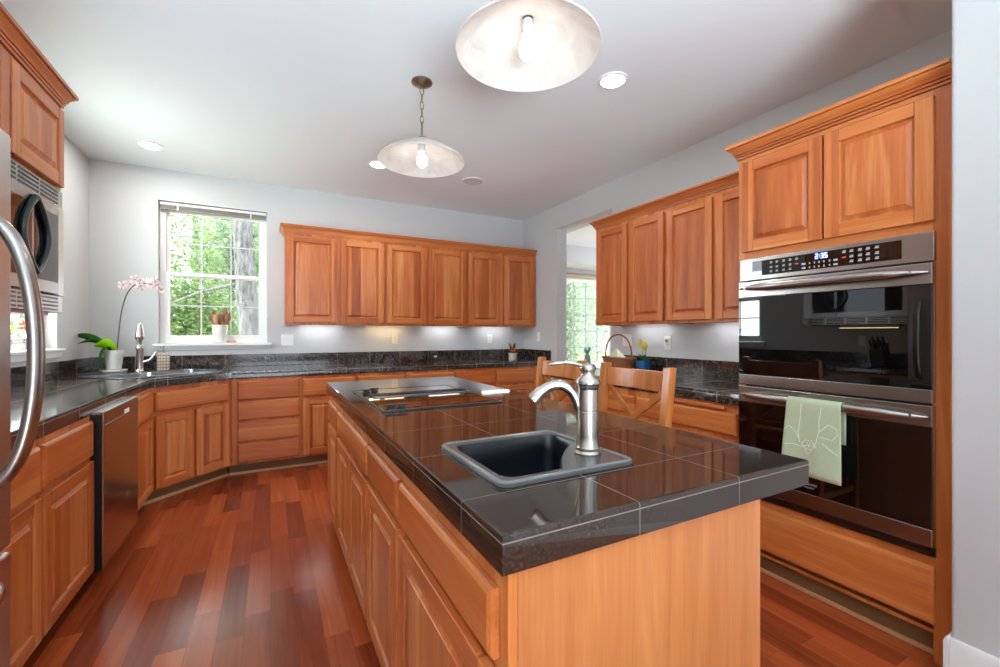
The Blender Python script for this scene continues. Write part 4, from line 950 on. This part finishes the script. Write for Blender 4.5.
# ---------------------------------------------------------------- wall plates
def plate(name, label, cat, loc, rz, gangs, kind, m=WHITE):
    r = thing(name, label, cat, loc, rz); w_ = 0.036+0.023*(gangs-1)
    MB().box(-w_, w_, -0.006, -0.0003, -0.058, 0.058).build('cover_plate', m, r, 0.003)
    for g_ in range(gangs):
        cx = (g_-(gangs-1)/2)*0.046
        if kind == 'switch': MB().box(cx-0.016, cx+0.016, -0.0085, -0.0062, -0.033, 0.033).build('rocker', m, r, 0.002)
        else:
            MB().box(cx-0.016, cx+0.016, -0.0075, -0.0062, -0.033, 0.033).build('receptacle', m, r, 0.002)
            MB().box(cx-0.007, cx-0.005, -0.0080, -0.0076, 0.010, 0.020).box(cx+0.005, cx+0.007, -0.0080, -0.0076, 0.010, 0.020).box(cx-0.007, cx-0.005, -0.0080, -0.0076, -0.020, -0.010).box(cx+0.005, cx+0.007, -0.0080, -0.0076, -0.020, -0.010).build('slots', BLACK, r)
    return r
plate('switch_plate', 'white double switch plate right of the sink window', 'switch', (0.155, YB, 1.172), 0, 2, 'switch')
plate('wall_outlet', 'ivory wall outlet under the warm cabinet light on the back wall', 'outlet', (1.278, YB, 1.178), 0, 1, 'outlet', IVORY)
plate('wall_outlet', 'white wall outlet between the black charger and the red flower on the back wall', 'outlet', (2.520, YB, 1.172), 0, 1, 'outlet')
plate('switch_plate', 'white switch plate on the wall corner left of the dining room opening', 'switch', (XR, 4.63, 1.20), -PI/2, 1, 'switch')
plate('switch_plate', 'white double switch plate on the wall behind the basket handle', 'switch', (XR, 3.08, 1.175), -PI/2, 2, 'switch')
rp = plate('wall_outlet', 'white wall outlet with a small yellow plug-in on the right wall', 'outlet', (XR, 2.60, 1.158), -PI/2, 1, 'outlet')
MB().box(-0.018, 0.006, -0.026, -0.0082, 0.004, 0.034).build('plug', plain('amber_plug', lin(206, 168, 84), 0.4), rp, 0.006)
plate('wall_outlet', 'white wall outlet on the left wall below the microwave', 'outlet', (XL, 2.3, 1.16), PI/2, 1, 'outlet')

# ---------------------------------------------------------------- stools
def stool(label, loc):
    r = thing('counter_chair', label, 'chair', loc, 0, 'X-back counter chairs along the island'); W = 0.205
    # local: back towards +x, seat towards -x
    for s_ in (-1, 1):
        y = s_*W
        mb = MB(); pts = [(0.085, y, 0.0), (0.02, y, 0.45), (0.0, y, 0.62), (0.022, y, 0.80), (0.058, y, 1.088)]
        L = lambda p, w_=0.021, d_=0.021: [(p[0]-d_, p[1]-w_, p[2]), (p[0]+d_, p[1]-w_, p[2]), (p[0]+d_, p[1]+w_, p[2]), (p[0]-d_, p[1]+w_, p[2])]
        mb.loft([L(p) for p in pts]).build('rear_post', WCHAIR, r, 0.004, 40)
        MB().loft([L((-0.385, y, 0.0), 0.017, 0.017), L((-0.372, y, 0.59), 0.021, 0.021)]).build('leg', WCHAIR, r, 0.003)
        MB().box(-0.36, 0.03, y-0.010, y+0.010, 0.27, 0.30).build('stretcher', WCHAIRH, r, 0.003)
    MB().box(-0.40, -0.024, -0.225, 0.225, 0.5905, 0.625).build('seat', WCHAIRH, r, 0.012, 40, 3)
    MB().box(-0.372, -0.022, -0.18, 0.18, 0.545, 0.590).build('seat_apron', WCHAIR, r, 0.002)
    MB().box(-0.389, -0.369, -0.186, 0.186, 0.20, 0.235).build('foot_rail', WCHAIRH, r, 0.003)
    rail = []
    for k in range(13):
        t = -1+2*k/12; y = t*(W-0.0215); bow = 0.022*(1-t*t)
        x = 0.047+bow; rail.append([(x-0.011, y, 0.975), (x+0.011, y, 0.975), (x+0.020, y, 1.066), (x-0.002, y, 1.066)])
    MB().loft(rail).build('top_rail', WCHAIR, r, 0.003, 40)
    low = [[(0.008-0.010, y, 0.650), (0.008+0.010, y, 0.650), (0.012+0.010, y, 0.685), (0.012-0.010, y, 0.685)] for y in (-W+0.0215, W-0.0215)]
    MB().loft(low).build('lower_rail', WCHAIR, r, 0.003)
    MB().beam((0.046, -W+0.03, 0.970), (0.016, W-0.03, 0.690), 0.030, 0.016, 0, (1, 0, 0)).build('cross_slat', WCHAIR, r, 0.003)
    MB().beam((0.056, W-0.03, 0.970), (0.026, -W+0.03, 0.690), 0.030, 0.016, 0, (1, 0, 0)).build('cross_slat', WCHAIR, r, 0.003)
    return r
st1 = stool('X-back wooden counter chair nearest the double oven, tucked at the island', (1.505, 1.535, 0))
copy_tree(st1, (1.505, 2.142, 0), 0, 'X-back wooden counter chair farther from the double oven, behind the bar tap')

# ---------------------------------------------------------------- ceiling fixtures
GLOW = emit('warm_bulb_glow', (1.0, 0.94, 0.86), 13.0); LENS = emit('downlight_lens', (1.0, 0.98, 0.95), 30.0)
def pendant(label, x, y, zr):
    r = thing('pendant_light', label, 'pendant light', (x, y, ZC), 0, 'alabaster bowl pendants over the island')
    MB().lathe([(0.062, -0.0005), (0.064, -0.008), (0.050, -0.018), (0.020, -0.026), (0.012, -0.034), (0.001, -0.036)], segs=28).build('canopy', BRONZE, r, 0, 50)
    zt = zr-ZC+0.155
    links = MB(); z = -0.034; n = 0
    while z > zt+0.12 and n < 6:
        L_ = 0.050; ax = (1, 0) if n % 2 == 0 else (0, 1)
        links.tube([(0.011*math.sin(2*PI*k/14)*ax[0], 0.011*math.sin(2*PI*k/14)*ax[1], z-L_/2+L_/2*math.cos(2*PI*k/14)) for k in range(15)], 0.0028, 6)
        z -= L_-0.007; n += 1
    links.build('chain', BRONZE, r, 0, 60)
    MB().tube([(0, 0, z+0.004), (0, 0, zt-0.01)], 0.0075, 10).lathe([(0.010, zt-0.0), (0.022, zt-0.008), (0.024, zt-0.03), (0.020, zt-0.034)], segs=18).build('rod', BRONZE, r, 0, 50)
    zr_ = zr-ZC
    prof = [(0.022, zt-0.036), (0.06, zt-0.040), (0.12, zt-0.060), (0.18, zt-0.092), (0.225, zt-0.122), (0.246, zt-0.138), (0.258, zt-0.150), (0.262, zt-0.157), (0.258, zt-0.160),
            (0.246, zt-0.148), (0.224, zt-0.128), (0.178, zt-0.098), (0.118, zt-0.066), (0.06, zt-0.046), (0.022, zt-0.042)]
    MB().lathe(prof, segs=56, cap0=False, cap1=False).build('glass_bowl', ALAB, r, 0, 60)
    b = MB().lathe([(0.016, zt-0.045), (0.019, zt-0.060), (0.019, zt-0.098)], segs=16).build('socket', WHITE, r, 0, 50)
    MB().lathe([(0.013, zt-0.0985), (0.016, zt-0.108), (0.028, zt-0.132), (0.032, zt-0.152), (0.027, zt-0.174), (0.013, zt-0.187), (0.001, zt-0.190)], segs=20).build('bulb', GLOW, r, 0, 60)
    return r
pendant('white alabaster bowl pendant light nearest the camera, over the island bar sink', 0.820, 1.325, 2.262)
pendant('white alabaster bowl pendant light hanging over the island cooktop', 0.812, 2.532, 2.285)
for lab, x, y in (('recessed ceiling light above the corner sink, near the window wall', -0.858, 4.42), ('recessed ceiling light behind the pendant over the cooktop', 0.860, 3.95), ('recessed ceiling light to the right of the bar sink pendant', 1.824, 1.973)):
    r = thing('recessed_ceiling_light', lab, 'ceiling light', (x, y, ZC), 0, 'recessed ceiling lights')
    MB().lathe([(0.068, -0.0005), (0.088, -0.0005), (0.086, -0.006), (0.070, -0.009), (0.068, -0.004)], segs=32, cap0=False, cap1=False).build('trim_ring', WHITE, r, 0, 50)
    MB().lathe([(0.067, -0.0005), (0.067, -0.0045), (0.001, -0.006)], segs=28, cap0=False).build('lens', LENS, r, 0, 50)
    lamp('downlight_beam', 'AREA', 4, (x, y, ZC-0.0075), (0, 0, -1), (1.0, 0.97, 0.93), shape='DISK', size=0.12)
sg = thing('ceiling_speaker', 'round grey speaker grille in the ceiling beyond the cooktop pendant', 'speaker', (1.795, 3.94, ZC))
MB().lathe([(0.10, -0.0005), (0.112, -0.0005), (0.110, -0.007), (0.10, -0.008)], segs=36, cap0=False, cap1=False).build('ring', M_TRIM, sg, 0, 50)
MB().lathe([(0.0995, -0.0005), (0.0995, -0.005), (0.001, -0.006)], segs=36, cap0=False).build('grille_cloth', plain('grey_grille', lin(206, 206, 204), 0.7, scale=300), sg, 0, 50)

# ---------------------------------------------------------------- under-cabinet lamps
def strip(label, loc, rz, L, col, w_):
    r = thing('under_cabinet_light', label, 'under-cabinet light', loc, rz, 'lights under the wall cabinets')
    MB().box(-L/2, L/2, -0.022, 0.022, 0.006, 0.022).build('fixture', WHITE, r, 0.002)
    MB().box(-L/2+0.01, L/2-0.01, -0.018, 0.018, 0.0, 0.0058).build('diffuser', emit('strip_glow', col, w_), r)
COOL, WARM = (0.92, 0.96, 1.0), (1.0, 0.76, 0.42)
for lab, x, col, p in (('cool strip light under the wall cabinet nearest the sink window', 0.47, COOL, 11.0), ('warm strip light under the wall cabinets, above the ivory outlet', 1.16, WARM, 11.0), ('cool strip light under the wall cabinets, above the black charger', 1.85, COOL, 10.0), ('cool strip light under the wall cabinet in the doorway corner', 2.55, COOL, 9.5)):
    strip(lab, (x, 4.90, 1.332), 0, 0.40, col, p)
strip('cool strip light under the right wall cabinets, nearest the oven', (2.92, 1.95, 1.322), -PI/2, 0.40, COOL, 9.0)
strip('cool strip light under the right wall cabinets, above the basket', (2.92, 2.75, 1.322), -PI/2, 0.40, COOL, 8.0)
strip('warm strip light under the built-in microwave', (-1.05, 2.115, 1.295), PI/2, 0.50, (1.0, 0.85, 0.35), 8.0)

# ---------------------------------------------------------------- outside: ground and trees
struct('ground', MB().box(-30, 40, 7.2, 60, -1.3, -1.2).box(-30, -2.2, -6, 7.2, -1.3, -1.2), plain('grass_ground', lin(150, 160, 110), 0.9, var=0.3, scale=2))
def foliage(mb, c, rad, n, size, rng):
    for _ in range(n):
        while True:
            p = Vector((rng.uniform(-1, 1), rng.uniform(-1, 1), rng.uniform(-1, 1)))
            if 0.15 < p.length < 1: break
        q = Vector((c[0]+p.x*rad[0], c[1]+p.y*rad[1], c[2]+p.z*rad[2])); s = size*rng.uniform(0.6, 1.3)
        e = Euler((rng.uniform(-1.0, 1.0), rng.uniform(-1.0, 1.0), rng.uniform(0, 6.3))).to_matrix()
        mb.add([q+e@Vector(w_) for w_ in ((0, -s, 0), (s*0.5, 0, s*0.16), (0, s, 0), (-s*0.5, 0, s*0.16))], [(0, 1, 2), (0, 2, 3)])
def tree(name, label, base, trunk_r, h, blobs, n, size, seed, leafm, lean=(0, 0), group='trees outside the windows', branches=()):
    rng = random.Random(seed); r = thing(name, label, 'tree', base, 0, group)
    pts = []; rr = []
    for k in range(9):
        t = k/8; pts.append((lean[0]*t+rng.uniform(-.02, .02), lean[1]*t, h*t)); rr.append(trunk_r*(1.25 if k == 0 else 1.0-0.45*t))
    mb = MB().tube(pts, rr, 14)
    for (z, dx_, dy_, dz_, br) in branches:
        t = z/h; s0 = Vector((lean[0]*t, lean[1]*t, z)); mb.tube([s0, s0+Vector((dx_, dy_, dz_))*0.5+Vector((0, 0, 0.06)), s0+Vector((dx_, dy_, dz_))], [br, br*0.7, br*0.3], 8)
    mb.build('trunk', BARK, r, 0, 60)
    fm_ = MB()
    for c_, rad in blobs: foliage(fm_, c_, rad, n, size, rng)
    fm_.build('foliage', leafm, r, 0, 180)
    return r
tree('tree', 'thick grey-barked tree close outside the sink window, at its right side', (-0.167, 8.3, -1.2), 0.185, 8.5, [((-0.3, 0.2, 5.2), (1.6, 1.2, 0.9)), ((0.5, 0.6, 3.9), (0.8, 0.6, 0.7))], 1500, 0.05, 11, LEAF, (-0.49, 0),
     branches=((2.65, 0.9, 0.1, -0.25, 0.03), (3.3, -1.3, 0.3, -0.5, 0.03), (4.0, 0.9, 0.0, 0.3, 0.03), (2.2, -0.9, 0.4, 0.2, 0.025)))
tree('tree', 'leafy yellow-green tree filling the left part of the sink window', (-2.0, 11.0, -1.2), 0.10, 5.2, [((0.0, 0, 3.6), (1.25, 1.0, 1.9)), ((0.7, 0.4, 2.3), (1.0, 0.8, 1.1))], 6500, 0.052, 12, LEAF)
tree('tree', 'pale green tree seen low through the middle of the sink window', (-0.9, 13.5, -1.2), 0.10, 5.0, [((0.0, 0, 2.9), (1.5, 1.2, 1.5)), ((0.3, 0, 4.8), (1.2, 1.0, 1.2))], 5500, 0.062, 13, LEAF2)
tree('tree', 'distant tree behind the others beyond the sink window', (-2.4, 19.0, -1.2), 0.16, 7.0, [((0.0, 0, 3.0), (2.6, 1.6, 2.0)), ((1.6, 0, 5.2), (1.8, 1.4, 1.8))], 4500, 0.09, 14, LEAF2)
tree('tree', 'leafy tree seen through the dining room window', (8.7, 11.5, -1.2), 0.12, 5.5, [((0.0, 0, 3.2), (1.3, 1.2, 2.0))], 6000, 0.06, 15, LEAF2)
tree('tree', 'slender tree at the right of the dining room window', (12.4, 15.0, -1.2), 0.12, 5.5, [((0.0, 0, 2.6), (1.3, 1.2, 1.9)), ((0.4, 1.0, 4.2), (1.4, 1.2, 1.4))], 5000, 0.065, 16, LEAF)
tree('tree', 'leafy tree outside the left window beyond the microwave', (-5.0, 12.0, -1.2), 0.14, 5.5, [((0.0, 0, 2.6), (2.0, 2.0, 2.0))], 5000, 0.08, 17, LEAF2)
